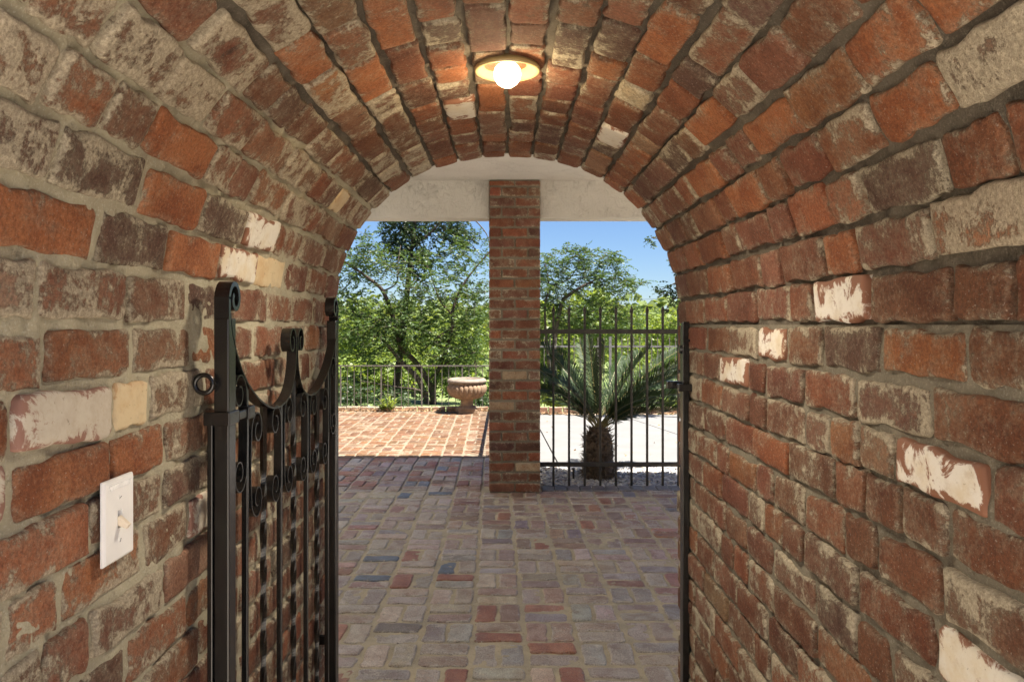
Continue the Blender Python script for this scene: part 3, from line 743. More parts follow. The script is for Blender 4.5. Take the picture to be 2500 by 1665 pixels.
# latch clamp and pull ring on the near post
zl = EYE-(1022-793)/F*GY0
mb = MB(); mb.box(gp(GY0-.007, zl-.012, GX1-.043), gp(GY0+.042, zl+.012, GX1+.004)); mb.box(gp(GY0+.042, zl-.008, GX1-.004), gp(GY0+.085, zl+.008, GX1+.004)); mb.box(gp(GY0+.085, zl-.012, GX1-.012), gp(GY0+.118, zl+.012, GX1+.008)); mb.build('latch', M['iron'], gate, bevel=.002)
zr = EYE-(936-793)/F*GY0
mb = MB(); rc = Vector(gp(GY0-.014, zr, -.5285)); mb.tube([rc+Vector((.0158*math.cos(a), 0, .0158*math.sin(a))) for a in np.linspace(0, 2*math.pi, 33)], .0044, 8, cap=False)
mb.tube([gp(GY0+.004, zr, GX1-.024), gp(GY0-.014, zr, GX1-.024)], .0045, 8); mb.build('pull_ring', M['iron'], gate, smooth=True)
for z in (.35, 1.05):
    mb = MB(); mb.tube([gp(GY1+.006, z-.03, GX1-.02), gp(GY1+.006, z+.03, GX1-.02)], .008, 12); mb.box(gp(GY1+.006, z-.012, GX1-.06), gp(GY1+.02, z+.012, GX1-.018)); mb.build('hinge', M['iron'], gate)

# strike post with keeper on the right jamb
st = tag(empty('gate_strike', (.553, 2.315, 0)), 'narrow black iron gate strike post with keeper on the right jamb', 'gate post')
O = Vector(st.location)
mb = MB(); prof_ = [(2.298, .02), (2.336, .02), (2.336, 1.262), (2.322, 1.284), (2.298, 1.29)]
n = len(prof_); v = [(xx-O.x, p[0]-O.y, p[1]) for xx in (.541, .562) for p in prof_]; mb.add(v, [tuple(range(n)), tuple(reversed(range(n, 2*n)))]+[((i+1) % n, i, i+n, (i+1) % n+n) for i in range(n)])
mb.build('post', M['iron'], st, bevel=.002)
zk = EYE-148/F*2.32
mb = MB(); mb.box((.500-O.x, 2.325-O.y, zk-.010), (.548-O.x, 2.35-O.y, zk+.012)); mb.build('strike_tab', M['iron'], st, bevel=.0015); mb = MB(); mb.box((.522-O.x, 2.270-O.y, zk-.014), (.570-O.x, 2.298-O.y, zk+.008)); mb.build('keeper', M['iron'], st, bevel=.0015)
mb = MB(); mb.tube([(.541-O.x, 2.315-O.y, EYE-60/F*2.32), (.534-O.x, 2.315-O.y, EYE-60/F*2.32)], [.014, .012], 14); mb.box((.538-O.x, 2.28-O.y, EYE-.052), (.575-O.x, 2.30-O.y, EYE-.044)); mb.build('bolt', M['iron'], st)

# ------------------------------------------------------------------ spear fence right of the pillar
FY = 5.97
fe = tag(empty('iron_fence', (.8, FY, 0)), 'dark iron fence with spear tips in front of the palm, right of the pillar', 'fence')
O = Vector(fe.location)
for z0, z1 in ((1.209, 1.244), (.159, .193)):
    mb = MB(); mb.box((PX1+.002-O.x, -.014, z0), (3.9-O.x, .014, z1)); mb.build('rail', M['fence_iron'], fe, bevel=.003)
mb = MB(); s_ = .0086
mb.box((-s_, -s_, .002), (s_, s_, 1.36))
mb.add([(-s_, -s_, 1.358), (s_, -s_, 1.358), (s_, s_, 1.358), (-s_, s_, 1.358), (-.0135, -.0095, 1.395), (.0135, -.0095, 1.395), (.0135, .0095, 1.395), (-.0135, .0095, 1.395), (0, 0, 1.436)], [(0, 1, 5, 4), (1, 2, 6, 5), (2, 3, 7, 6), (3, 0, 4, 7), (4, 5, 8), (5, 6, 8), (6, 7, 8), (7, 4, 8)])
pick0 = mb.build('picket', M['fence_iron'], fe, bevel=.0015)
for k in range(0, 29):
    o = pick0 if k == 0 else pick0.copy()
    if k: C.objects.link(o)
    o.location = (.380+.1237*k-O.x, 0, 0)
# the same kind of fence runs back along the patio edge behind the pillar
sf = tag(empty('iron_fence', (.20, 8.6, 0)), 'iron picket fence along the right edge of the patio, mostly behind the pillar', 'fence')
for z0, z1 in ((1.02, 1.055), (.12, .155)):
    mb = MB(); mb.box((-.014, -2.4, z0), (.014, 2.55, z1)); mb.build('rail', M['fence_iron'], sf)
mb = MB(); mb.box((-s_, -s_, .002), (s_, s_, 1.25)); p0 = mb.build('picket', M['fence_iron'], sf)
for k in range(40):
    o = p0 if k == 0 else p0.copy()
    if k: C.objects.link(o)
    o.location = (0, -2.35+.1237*k, 0)

# ------------------------------------------------------------------ gravel bed, stake, driveway
def pebmat():
    m, nt, bs = newmat('river_pebbles'); g = N(nt, 'ShaderNodeNewGeometry'); r_ = N(nt, 'ShaderNodeValToRGB')
    e = r_.color_ramp.elements; e[0].position = 0; e[0].color = (.24, .23, .235, 1); e[1].position = 1; e[1].color = (.74, .70, .64, 1)
    for p, c in ((.3, (.42, .41, .41, 1)), (.55, (.58, .56, .53, 1)), (.7, (.46, .38, .29, 1)), (.8, (.66, .64, .6, 1))):
        q = e.new(p); q.color = c
    nt.links.new(g.outputs['Random Per Island'], r_.inputs[0]); nt.links.new(r_.outputs[0], bs.inputs['Base Color']); bs.inputs['Roughness'].default_value = .6; return m
M['pebble'] = pebmat()
import bmesh
bm = bmesh.new(); bmesh.ops.create_icosphere(bm, subdivisions=1, radius=1); iv = np.array([v.co[:] for v in bm.verts]); it = np.array([[v.index for v in f.verts] for f in bm.faces]); bm.free()
def pebbles(n, x0, x1, y0, y1, zf, smin, smax):
    vs = []; fs = []; k = 0
    for i in range(n):
        s = random.uniform(smin, smax); c = np.array([random.uniform(x0, x1), random.uniform(y0, y1), 0]); c[2] = zf(c)+random.uniform(-.008, .010)
        sc_ = np.array([s*random.uniform(.8, 1.3), s*random.uniform(.7, 1), s*random.uniform(.45, .75)])
        a = random.uniform(0, 6.3); Rz = np.array([[math.cos(a), -math.sin(a), 0], [math.sin(a), math.cos(a), 0], [0, 0, 1]])
        vs.append((iv*sc_*(1+rng.normal(0, .07, iv.shape))) @ Rz.T + c); fs.append(it+k); k += len(iv)
    return np.concatenate(vs), np.concatenate(fs)
v, f = pebbles(4200, .30, 2.2, 5.985, 6.80, lambda c: -.018+.02*max(0, (c[1]-6.1))/.6, .011, .023)
v2, f2 = pebbles(1200, 2.2, 4.0, 5.985, 6.80, lambda c: -.01, .016, .026)
gb = link('gravel_bed', npmesh('gravel_bed', np.r_[v, v2], np.r_[f, f2+len(v)], True), M['pebble']); tag(gb, 'bed of grey and white river pebbles round the palm', 'gravel', kind='stuff')
mb = MB(); mb.tube([(0, 0, -.03), (0, 0, .075)], .009, 10); mb.tube([(0, 0, .075), (0, 0, .095)], .012, 10); stk = mb.build('sprinkler_riser', M['fence_iron'], None)
stk.location = (at(1400, 1160, 6.25).x, 6.25, 0); tag(stk, 'small dark sprinkler riser standing in the pebbles left of the palm', 'sprinkler')
def slab(name, pts, z, t, mat, parent):
    n = len(pts); mb = MB(); mb.add([(p[0], p[1], z-t) for p in pts]+[(p[0], p[1], z) for p in pts], [tuple(range(n, 2*n))]+[(i, (i+1) % n, (i+1) % n+n, i+n) for i in range(n)])
    return mb.build(name, mat, parent, bevel=.004)
dv = empty('driveway', (0, 0, 0)); dv['kind'] = 'structure'; dv['label'] = 'pale concrete driveway beyond the fence'
g = .006
for pts in ([(.26, 6.84), (.487-g, 6.84), (.38-g, 10.7), (.26, 10.7)], [(.487+g, 6.84), (2.407-g, 6.84), (1.615-g, 10.7), (.38+g, 10.7)], [(2.407+g, 6.84), (9, 6.84), (9, 10.9), (1.615+g, 10.7)]):
    slab('concrete_slab', pts, .004, .1, M['concrete'], dv)
mb = MB(); mb.box((.26, 6.80, -.04), (9, 6.836, .022)); mb.build('curb', M['concrete'], dv)
# ------------------------------------------------------------------ ground
mb = MB(); mb.add([(-40, -30, -.06), (40, -30, -.06), (40, 11.62, -.06), (-40, 11.62, -.06)], [(0, 1, 2, 3)]); tag(mb.build('ground', M['soil']), kind='structure')
mb = MB(); mb.add([(-9, -9, -.03), (9, -9, -.03), (9, YB, -.03), (-9, YB, -.03)], [(0, 1, 2, 3)]); tag(mb.build('bounce_yard', M['yard']), kind='structure')  # added pale ground behind the camera, bouncing sun up into the vault
def terr(x, y):
    t = np.clip((y-11.5)/22, 0, 1); z = -.06-2.6*(t*t*(3-2*t))
    t2 = np.clip((y-35)/120, 0, 1); z = z+3.0*t2
    t3 = np.clip((y-120)/200, 0, 1); z = z+5*t3+1.5*fbm(x/30+40, y/40+40, 77, 3)*np.clip((y-60)/60, 0, 1)
    return z + .25*fbm(x/3+90, y/3+90, 78, 3)*np.clip((y-11.6)/4, 0, 1)
ys = np.r_[np.linspace(11.6, 40, 60), np.linspace(41, 120, 60), np.linspace(125, 600, 60)]; us = np.linspace(-1.6, 1.6, 90)
U, Y = np.meshgrid(us, ys, indexing='ij'); X = U*(Y+25); Z = terr(X, Y); idx = np.arange(X.size).reshape(X.shape)
q = np.stack([idx[:-1, :-1], idx[1:, :-1], idx[1:, 1:], idx[:-1, 1:]], -1).reshape(-1, 4)
tag(link('hillside', npmesh('hillside', np.stack([X, Y, Z], -1).reshape(-1, 3), q, True), M['grass']), 'green grassy slope falling away beyond the railing', kind='structure')

mb = MB(); mb.box((-8, YF, -.05), (-2.9, 9.0, 3.4)); tag(mb.build('bounce_wall', M['stucco']), 'added stucco block out of view, bouncing sunlight into the porch', 'bounce wall')  # added out of view so its sunlit face brightens the porch
mb = MB(); mb.box((-2.5, -6, -.05), (-2.2, YB-.01, 2.5)); tag(mb.build('rear_bounce_wall', M['stucco']), 'added unseen stucco wall bouncing sunlight inward, beside the courtyard at the rear of the passage', 'wall')  # added behind the camera to throw sunlight into the passage
mb = MB(); mb.add([(-4.2, 9.0, -.02), (-2.85, 9.0, -.02), (-2.85, 11.15, -.02), (-4.2, 11.15, -.02), (2.6, 2.4, -.02), (9, 2.4, -.02), (9, 5.98, -.02), (2.6, 5.98, -.02), (4.0, 5.98, -.02), (9, 5.98, -.02), (9, 6.8, -.02), (4, 6.8, -.02)], [(0, 1, 2, 3), (4, 5, 6, 7), (8, 9, 10, 11)]); tag(mb.build('side_bounce_ground', M['yard']), kind='structure')  # added pale ground beside the porch, out of view, for more bounce light
# ------------------------------------------------------------------ patio railing
RY = 11.32
rl = tag(empty('patio_railing', (-1.2, RY, 0)), 'low thin iron railing with plain balusters along the far edge of the patio', 'railing'); O = Vector(rl.location)
mb = MB(); mb.box((-5-O.x, -.016, .655), (.3-O.x, .016, .672)); mb.build('top_rail', M['rail_iron'], rl)
mb = MB(); mb.box((-5-O.x, -.008, .045), (.3-O.x, .008, .058)); mb.build('bottom_rail', M['rail_iron'], rl)
x0 = at(831.6, 900, RY).x-.1015*26
mb = MB(); mb.box((-.0045, -.0045, -.02), (.0045, .0045, .658)); b0 = mb.build('baluster', M['rail_iron'], rl); first = True
mb = MB(); mb.box((-.010, -.010, -.03), (.010, .010, .660)); q0 = mb.build('rail_post', M['rail_iron'], rl); qf = True
for k in range(52):
    x = x0+.1015*k
    if x > .25: break
    if (k-26-6) % 6 == 0:
        o = q0 if qf else q0.copy()
        if not qf: C.objects.link(o)
        qf = False
    else:
        o = b0 if first else b0.copy()
        if not first: C.objects.link(o)
        first = False
    o.location = (x-O.x, 0, 0)
ce = tag(empty('curb_edging', (-1.8, 11.23, 0)), kind='structure'); ce['label'] = 'low brick kerb below the patio railing'
cm = [brick_mesh('brick', .2, .075, .05, 800+i, M['brick'], n=18) for i in range(3)]
x = -4.6
while x < .2:
    o = bpy.data.objects.new('brick', random.choice(cm)); C.objects.link(o); o.parent = ce; o.matrix_parent_inverse = Matrix.Translation((1.8, -11.23, 0))
    o.matrix_basis = Matrix.Translation((x, 11.22, .022+random.gauss(0, .002))) @ Matrix.Rotation(random.gauss(0, .02), 4, 'Z') @ Matrix.Rotation(math.pi/2, 4, 'X'); o.color = (.36, .22, .14, .5); x += .212
# driveway edging and grey fence
de = tag(empty('planter_edging', (1.5, 10.8, 0)), kind='structure'); de['label'] = 'brick edging of the planting bed beyond the driveway'
x = .3
while x < 5:
    o = bpy.data.objects.new('brick', random.choice(cm)); C.objects.link(o); o.parent = de; o.matrix_parent_inverse = Matrix.Translation((-1.5, -10.8, 0))
    o.matrix_basis = Matrix.Translation((x, 10.9, .045)) @ Matrix.Rotation(random.gauss(0, .03), 4, 'Z') @ Matrix.Rotation(math.pi/2, 4, 'X') @ Matrix.Diagonal((1, 1.2, 1, 1)); o.color = (.34, .19, .12, .5); x += .212
gf = tag(empty('iron_fence', (1.5, 11.5, 0)), 'grey iron fence with thin pickets on the far side of the driveway', 'fence'); O = Vector(gf.location)
for z0, z1 in ((.935, .962), (.08, .10)):
    mb = MB(); mb.box((.3-O.x, -.012, z0), (5.5-O.x, .012, z1)); mb.build('rail', M['grey_iron'], gf)
mb = MB(); mb.box((-.006, -.006, .0), (.006, .006, 1.09)); b0 = mb.build('picket', M['rail_iron'], gf)
px0 = at(1489, 850, 11.5).x
for k in range(-12, 40):
    o = b0 if k == -12 else b0.copy()
    if k > -12: C.objects.link(o)
    o.location = (px0+.091*k-O.x, 0, 0)
mb = MB(); mb.box((-.019, -.019, .0), (.019, .019, 1.10)); b0 = mb.build('fence_post', M['grey_iron'], gf); b0.location = (px0-O.x, -.028, 0)
for k in (1, 2): o = b0.copy(); C.objects.link(o); o.location = (px0+1.82*k-O.x, -.028, 0)

# ------------------------------------------------------------------ urn
ux = at(1140, 1000, 11.0).x
ur = tag(empty('garden_urn', (ux, 10.98, 0)), 'wide terracotta urn with a fluted bowl standing on the sunny patio by the railing', 'urn')
NF = 26
def flute(a, z, i): return 1+.085*(abs(math.sin(a*NF/2))**.55-.6) if 2 <= i <= 13 else 1
prof_b = [(.10, .197), (.13, .202), (.165, .212), (.20, .226), (.232, .248), (.258, .278), (.274, .31), (.283, .345), (.283, .37), (.275, .392), (.264, .406), (.255, .413), (.248, .417), (.243, .42), (.243, .432), (.25, .44)]
mb = MB(); mb.lathe(prof_b, 26*8, mod=flute); mb.build('bowl', M['terracotta'], ur, True)
mb = MB(); mb.lathe([(.244, .428), (.262, .440), (.283, .448), (.287, .460), (.285, .474), (.270, .490), (.255, .500), (.235, .503), (.225, .498), (.222, .47), (.215, .44), (.0, .43)], 64); mb.build('rim', M['urn_rim'], ur, True)
mb = MB(); mb.lathe([(.105, .205), (.100, .197), (.092, .19), (.092, .112), (.10, .104), (.115, .098), (.13, .085), (.142, .072), (.150, .066), (.150, .052), (.0, .052)], 40); mb.build('pedestal', M['terracotta'], ur, True)
mb = MB(); mb.box((-.135, -.125, 0), (.135, .125, .052), Matrix.Rotation(R(14), 4, 'Z')); mb.build('plinth', M['terracotta'], ur, bevel=.006)

# ------------------------------------------------------------------ sago palm
pc = Vector((.787, 6.38, 0))
pm = tag(empty('sago_palm', pc), 'sago palm with a shaggy dark trunk and stiff feathery fronds behind the iron fence', 'palm')
mb = MB(); nn = 20; pr = [(.137, -.04), (.134, .03), (.123, .10), (.114, .18), (.112, .26), (.105, .33), (.085, .38), (.05, .42), (.01, .43)]
g_ = np.random.default_rng(3)
mb.lathe(pr, 36, mod=lambda a, z, i: 1+g_.normal(0, .035)); mb.build('trunk', M['fiber'], pm, True)
mb = MB(); mb2 = MB()
for i in range(620):
    a = random.uniform(0, 6.28); z = random.uniform(-.03, .40); r_ = np.interp(z, [p[1] for p in pr], [p[0] for p in pr])
    d = Vector((math.cos(a), math.sin(a), 0)); side = Vector((-d.y, d.x, 0)); L_ = random.uniform(.035, .105); wd = random.uniform(.007, .018)
    p = d*(r_-.01)+Vector((0, 0, z)); tip = p+d*L_*random.uniform(.45, .9)+Vector((0, 0, random.uniform(-.3, .9)*L_))+side*random.uniform(-.02, .02)
    (mb if i % 3 else mb2).add([p-side*wd, p+side*wd, tip, p+Vector((0, 0, wd*.8))], [(0, 1, 2), (0, 2, 3), (1, 3, 2)])
mb.build('trunk_scales', M['fiber'], pm)['kind'] = 'stuff'; mb2.build('leaf_stubs', M['fibre_light'], pm)['kind'] = 'stuff'
ROLL = R(38)
def frond(tip, sag, L_, nl=66):
    """feather frond from the crown to a tip; arc rises then curves over"""
    s0 = Vector((random.uniform(-.03, .03), random.uniform(-.03, .03), .40)); tip = Vector(tip)
    d = tip-s0; mid = s0+d*.5+Vector((0, 0, sag)); P = []
    for i in range(25):
        t = i/24; P.append(s0*(1-t)**2+mid*2*t*(1-t)+tip*t*t)
    mb = MB(); mb.tube(P, [max(.0018, .0065*(1-t/26)) for t in range(25)], 5); st_ = mb
    mbl = MB(); 
    for i in range(nl):
        t = .14+.86*i/(nl-1); k = min(23.999, t*24); a = int(k); p = P[a].lerp(P[a+1], k-a); tg = (P[min(a+1, 24)]-P[a]).normalized()
        upv = Vector((0, 0, 1)); sd = tg.cross(upv); sd = sd.normalized() if sd.length > .05 else Vector((1, 0, 0)); nrm = sd.cross(tg).normalized(); fl = 1 if sd.y > 0 else -1; ca, sa = math.cos(ROLL*fl), math.sin(ROLL*fl); sd, nrm = sd*ca+nrm*sa, nrm*ca-sd*sa
        ll = L_*(math.sin(math.pi*min(1, .16+.80*t))**.40)*random.uniform(.78, 1.12)
        for s_ in (-1, 1):
            dr = (sd*s_*.80+tg*(.55+.45*t)+nrm*.38+Vector((random.gauss(0, .06), random.gauss(0, .06), random.gauss(0, .06)))).normalized()
            wv = (tg*.9-dr*tg.dot(dr)).normalized()*.0042
            q1 = p+dr*ll*.55; q2 = p+dr*ll-nrm*ll*.06
            mbl.add([p-wv*.6, p+wv*.6, q1+wv, q2, q1-wv], [(0, 1, 2, 4), (4, 2, 3)])
    f_ = mbl.build('frond', M['cycad'], pm); st_.build('midrib', M['cycad_stem'], f_)
Yp = pc.y
def ptip(cx_, cy_, dy):      # crop-4 pixel -> local point at depth offset dy
    px, py = 1310+cx_*.1659, 800+cy_*.1659; w = at(px, py, Yp+dy); return w-pc
FR = [((75, 250), -.15, .10), ((200, 420), .25, .08), ((300, 330), .40, .06), ((70, 900), -.25, .10), ((250, 800), -.5, .12), ((-300, 420), 0, .10), ((-380, 800), .1, .12),
      ((1000, 210), -.2, .02), ((760, 130), .25, .02), ((640, 250), .5, .03), ((1660, 310), -.25, .08), ((1500, 380), .35, .06), ((2130, 320), .2, .10), ((2110, 680), -.2, .10), ((2230, 820), .25, .10), ((2200, 1080), .0, .08), ((2060, 1200), -.15, .04),
      ((1250, 420), .6, .06), ((2350, 560), .4, .12), ((1900, 900), .55, .12), ((-100, 1000), .35, .14), ((400, 700), .6, .12), ((2300, 950), -.3, .10), ((2260, 500), -.1, .14), ((-150, 620), .15, .14), ((1800, 1000), -.35, .08), ((120, 650), -.35, .12)]
for (cx_, cy_), dy, sg_ in FR: frond(ptip(cx_, cy_, dy), sg_+.05, .135)
# ------------------------------------------------------------------ foliage
def leafcloud(cent, dirs, ll, lw, tilt=.5):
    """diamond leaves: centres (n,3), direction (n,3)"""
    n = len(cent); d = dirs/np.linalg.norm(dirs, axis=1, keepdims=True); r_ = rng.normal(0, 1, (n, 3)); s = np.cross(d, r_); s /= np.linalg.norm(s, axis=1, keepdims=True)+1e-9
    L_ = (ll*rng.uniform(.7, 1.25, n))[:, None]; W = (lw*rng.uniform(.7, 1.2, n))[:, None]
    v = np.stack([cent, cent+d*L_*.45+s*W, cent+d*L_, cent+d*L_*.45-s*W], 1).reshape(-1, 3)
    return v, np.arange(4*n).reshape(n, 4)
def sprays(centers, radii, ntw, nleaf, tl, ll, lw, droop=-.25, flat=.55, horiz=1.0):
    """twigs scattered in ellipsoids, leaves set along each twig in pairs"""
    cs = []; ds = []; tw = []
    for c, r_, k in zip(centers, radii, ntw):
        for i in range(k):
            q = rng.normal(0, 1, 3); q = q/np.linalg.norm(q)*rng.random()**.45; p = np.array(c)+q*np.array(r_)
            d = rng.normal(0, 1, 3); d[2] = d[2]*flat+.1; d += q*.8; d /= np.linalg.norm(d); a = p; L_ = tl*rng.uniform(.6, 1.3)
            tt = np.linspace(.1, 1, nleaf); pts = a+d*L_*tt[:, None]; pts[:, 2] += droop*L_*tt**2
            side = np.cross(d, [0, 0, 1]); side /= np.linalg.norm(side)+1e-6
            sg = np.where(np.arange(nleaf) % 2 == 0, 1, -1)[:, None]
            cs.append(pts); ds.append(side*sg+d*.5+rng.normal(0, .28, (nleaf, 3))+np.array([0, 0, droop]))
            tw.append((a, pts[nleaf//2], pts[-1]))
    return np.concatenate(cs), np.concatenate(ds), tw
def twigs_mesh(mb, tw, r_, step=1):
    for a, b, c in tw[::step]:
        mb.tube([a, b, c], [r_, r_*.8, r_*.4], 3, cap=False)
def tree(name, label, base, limbs, clusters, D, mat, ll, lw, tl, nleaf=12, dens=1.0, dsp=.5, cat='tree', group=None, droop=-.25, tstep=2, r0=.05, flat=.55):
    """base (px,py), limbs [[(px,py,dy)...],...], clusters [(px,py,rpx,rpy,count,dy)] in photo pixels at depth D"""
    bp = at(base[0], base[1], D); bp.z = float(terr(bp.x, bp.y))-.1 if D > 11.6 else bp.z
    root = tag(empty(name, bp), label, cat, group); O = np.array(bp)
    mb = MB()
    for i, l in enumerate(limbs):
        P = [np.array(at(p[0], p[1], D+p[2])) for p in l]
        if i == 0 or l[0][0:2] == base: P = [np.array(bp)]+P[0:]
        P = cr(P, 5); rr = l[-1][3] if len(l[-1]) > 3 else r0
        P = [p-O for p in P]; n = len(P); mb.tube(P, [max(.006, rr*(1-.78*k/n)) for k in range(n)], 7)
    mb.build('trunk', M['bark'], root, True)
    cen = []; rad = []; cnt = []
    for px, py, rx, ry, n, dy in clusters:
        c = np.array(at(px, py, D+dy))-O; s = (D+dy)/F; cen.append(c); rad.append((rx*s, max(rx, ry)*s*dsp*1.6, ry*s)); cnt.append(int(n*dens))
    cs, ds, tw = sprays(cen, rad, cnt, nleaf, tl, ll, lw, droop, flat)
    v, q = leafcloud(cs, ds, ll, lw); o = link('crown', npmesh('crown', v, q), mat, root); o['kind'] = 'stuff'
    mb = MB(); twigs_mesh(mb, tw, .004 if D < 20 else .01, tstep)
    if mb.v: t_ = mb.build('twigs', M['bark'], root); t_['kind'] = 'stuff'
    return root
# tall leaning feathery tree left of the pillar
tree('feathery_tree', 'leaning tree with fine feathery leaves just beyond the patio railing', (1044, 1000),
     [[(1040, 975, 0), (1020, 925, 0), (981, 885, 0), (948, 845, .1), (900, 800, .2), (860, 760, .3, .065)],
      [(1059, 990, 0), (1050, 940, .1), (1015, 885, .2), (975, 840, .2), (955, 760, .1), (935, 712, 0), (916, 692, 0), (880, 665, 0), (846, 642, 0), (800, 610, 0, .06)],
      [(1059, 990, .1), (1062, 930, .2), (1090, 850, .1), (1104, 800, 0), (1106, 755, 0), (1125, 705, 0), (1160, 655, 0), (1200, 610, 0, .045)],
      [(1106, 770, 0), (1075, 735, 0), (1058, 690, .2), (1040, 640, .2, .02)], [(1104, 800, 0), (1060, 830, 0), (1020, 870, .1, .02)],
      [(935, 712, 0), (968, 690, 0), (972, 640, 0), (978, 600, .1, .016)], [(1050, 925, 0), (1100, 880, -.1), (1160, 860, -.1, .02)], [(1044, 960, 0), (1010, 950, -.2), (970, 945, -.2), (880, 930, -.3, .03)]],
     [(880, 600, 55, 40, 60, 0), (870, 660, 70, 38, 110, .2), (930, 640, 60, 30, 70, .1), (850, 720, 70, 45, 90, .3), (1000, 700, 80, 30, 80, 0), (1010, 650, 60, 25, 40, 0),
      (1110, 690, 80, 45, 120, 0), (1150, 620, 50, 45, 75, .2), (1090, 640, 55, 35, 55, .4), (1160, 730, 55, 45, 90, 0), (1050, 740, 80, 35, 80, .3), (880, 790, 80, 50, 210, .1), (960, 790, 90, 55, 270, 0),
      (1060, 800, 70, 40, 100, .3), (1150, 800, 50, 45, 110, -.1), (900, 860, 70, 35, 80, .4), (1080, 850, 60, 35, 130, -.1), (1150, 870, 50, 35, 80, .3), (1090, 910, 50, 35, 100, 0), (950, 900, 60, 20, 25, .3), (850, 930, 50, 30, 70, .2), (1130, 950, 60, 25, 35, .4), (980, 960, 60, 20, 30, .3), (880, 975, 50, 18, 45, .2), (1010, 830, 50, 30, 60, .2)],
     13.2, M['leaf_mid'], .062, .013, .27, 12, 1.0, group=None, droop=-.2)
# rounder-leaved tree hanging in from above
tree('tall_tree', 'taller dark tree whose leafy boughs hang in front of the sky at the top left', (960, 1010),
     [[(985, 800, 0), (1000, 650, 0), (1010, 560, 0), (1020, 480, 0, .07)], [(1010, 600, 0), (1060, 560, 0), (1085, 520, 0, .03)], [(1085, 520, 0), (1082, 580, 0), (1070, 620, 0, .012)], [(1085, 520, 0), (1110, 590, 0), (1105, 630, 0, .012)], [(1020, 480, 0), (1110, 500, 0), (1180, 560, 0), (1200, 610, 0, .02)]],
     [(985, 545, 55, 45, 210, 0), (1030, 560, 50, 45, 150, .2), (960, 595, 35, 35, 80, 0), (1000, 620, 55, 40, 150, 0), (1045, 630, 35, 30, 60, 0), (1100, 560, 38, 35, 90, 0), (1130, 580, 35, 28, 75, 0), (1110, 530, 40, 25, 80, .2), (1160, 570, 14, 10, 8, 0), (1020, 675, 25, 22, 35, 0), (1000, 480, 120, 50, 260, .2)],
     13.8, M['leaf_dark'], .052, .017, .16, 9, 1.25, droop=-.4)
# mimosa right of the pillar
tree('mimosa_tree', 'spreading mimosa tree behind the palm, standing against the blue sky', (1350, 1000),
     [[(1352, 850, 0), (1370, 745, 0), (1390, 720, 0), (1420, 700, 0), (1440, 690, 0), (1480, 670, .1, .05)], [(1340, 900, 0), (1330, 760, 0), (1340, 700, 0), (1330, 640, 0, .03)], [(1440, 690, 0), (1500, 700, .1), (1550, 690, .1, .015)], [(1345, 700, 0), (1390, 680, 0), (1415, 640, 0), (1430, 615, .1, .014)]],
     [(1340, 650, 35, 28, 65, 0), (1390, 630, 28, 18, 42, 0), (1425, 625, 30, 20, 55, 0), (1485, 630, 24, 18, 45, 0), (1505, 640, 18, 14, 20, 0), (1360, 690, 50, 35, 100, 0), (1430, 670, 45, 30, 90, .2), (1480, 680, 40, 25, 70, 0), (1530, 695, 30, 16, 48, 0), (1556, 690, 14, 8, 10, 0), (1520, 665, 14, 6, 6, 0), (1350, 740, 40, 30, 80, .2), (1410, 720, 40, 15, 25, .2), (1500, 715, 35, 12, 24, .2), (1440, 760, 70, 25, 120, 0), (1530, 770, 50, 18, 70, .2), (1400, 790, 60, 30, 130, .2), (1500, 800, 80, 25, 120, .4), (1350, 840, 50, 40, 90, .4), (1300, 690, 35, 50, 60, .1), (1270, 760, 40, 50, 60, .1)],
     14.0, M['leaf_mid'], .055, .012, .25, 13, 1.1, droop=-.2)
# twigs of a tree at the far right
tree('oak_tree', 'dark oak showing only a few leafy twigs beside the right side of the arch', (1790, 1000),
     [[(1760, 800, 0), (1740, 700, 0), (1720, 600, 0, .06)], [(1740, 720, 0), (1680, 720, 0), (1640, 735, 0), (1625, 760, 0, .012)], [(1725, 640, 0), (1650, 690, 0), (1605, 712, 0, .012)], [(1720, 600, 0), (1640, 590, 0), (1590, 580, 0, .012)]],
     [(1635, 705, 16, 18, 26, 0), (1611, 712, 9, 5, 9, 0), (1645, 735, 12, 12, 12, 0), (1632, 762, 7, 5, 5, 0), (1592, 584, 9, 9, 10, 0), (1680, 640, 40, 60, 120, 0), (1740, 600, 60, 60, 200, 0)],
     10.2, M['leaf_dark'], .042, .014, .09, 7, 1.0, droop=-.3, group=None)
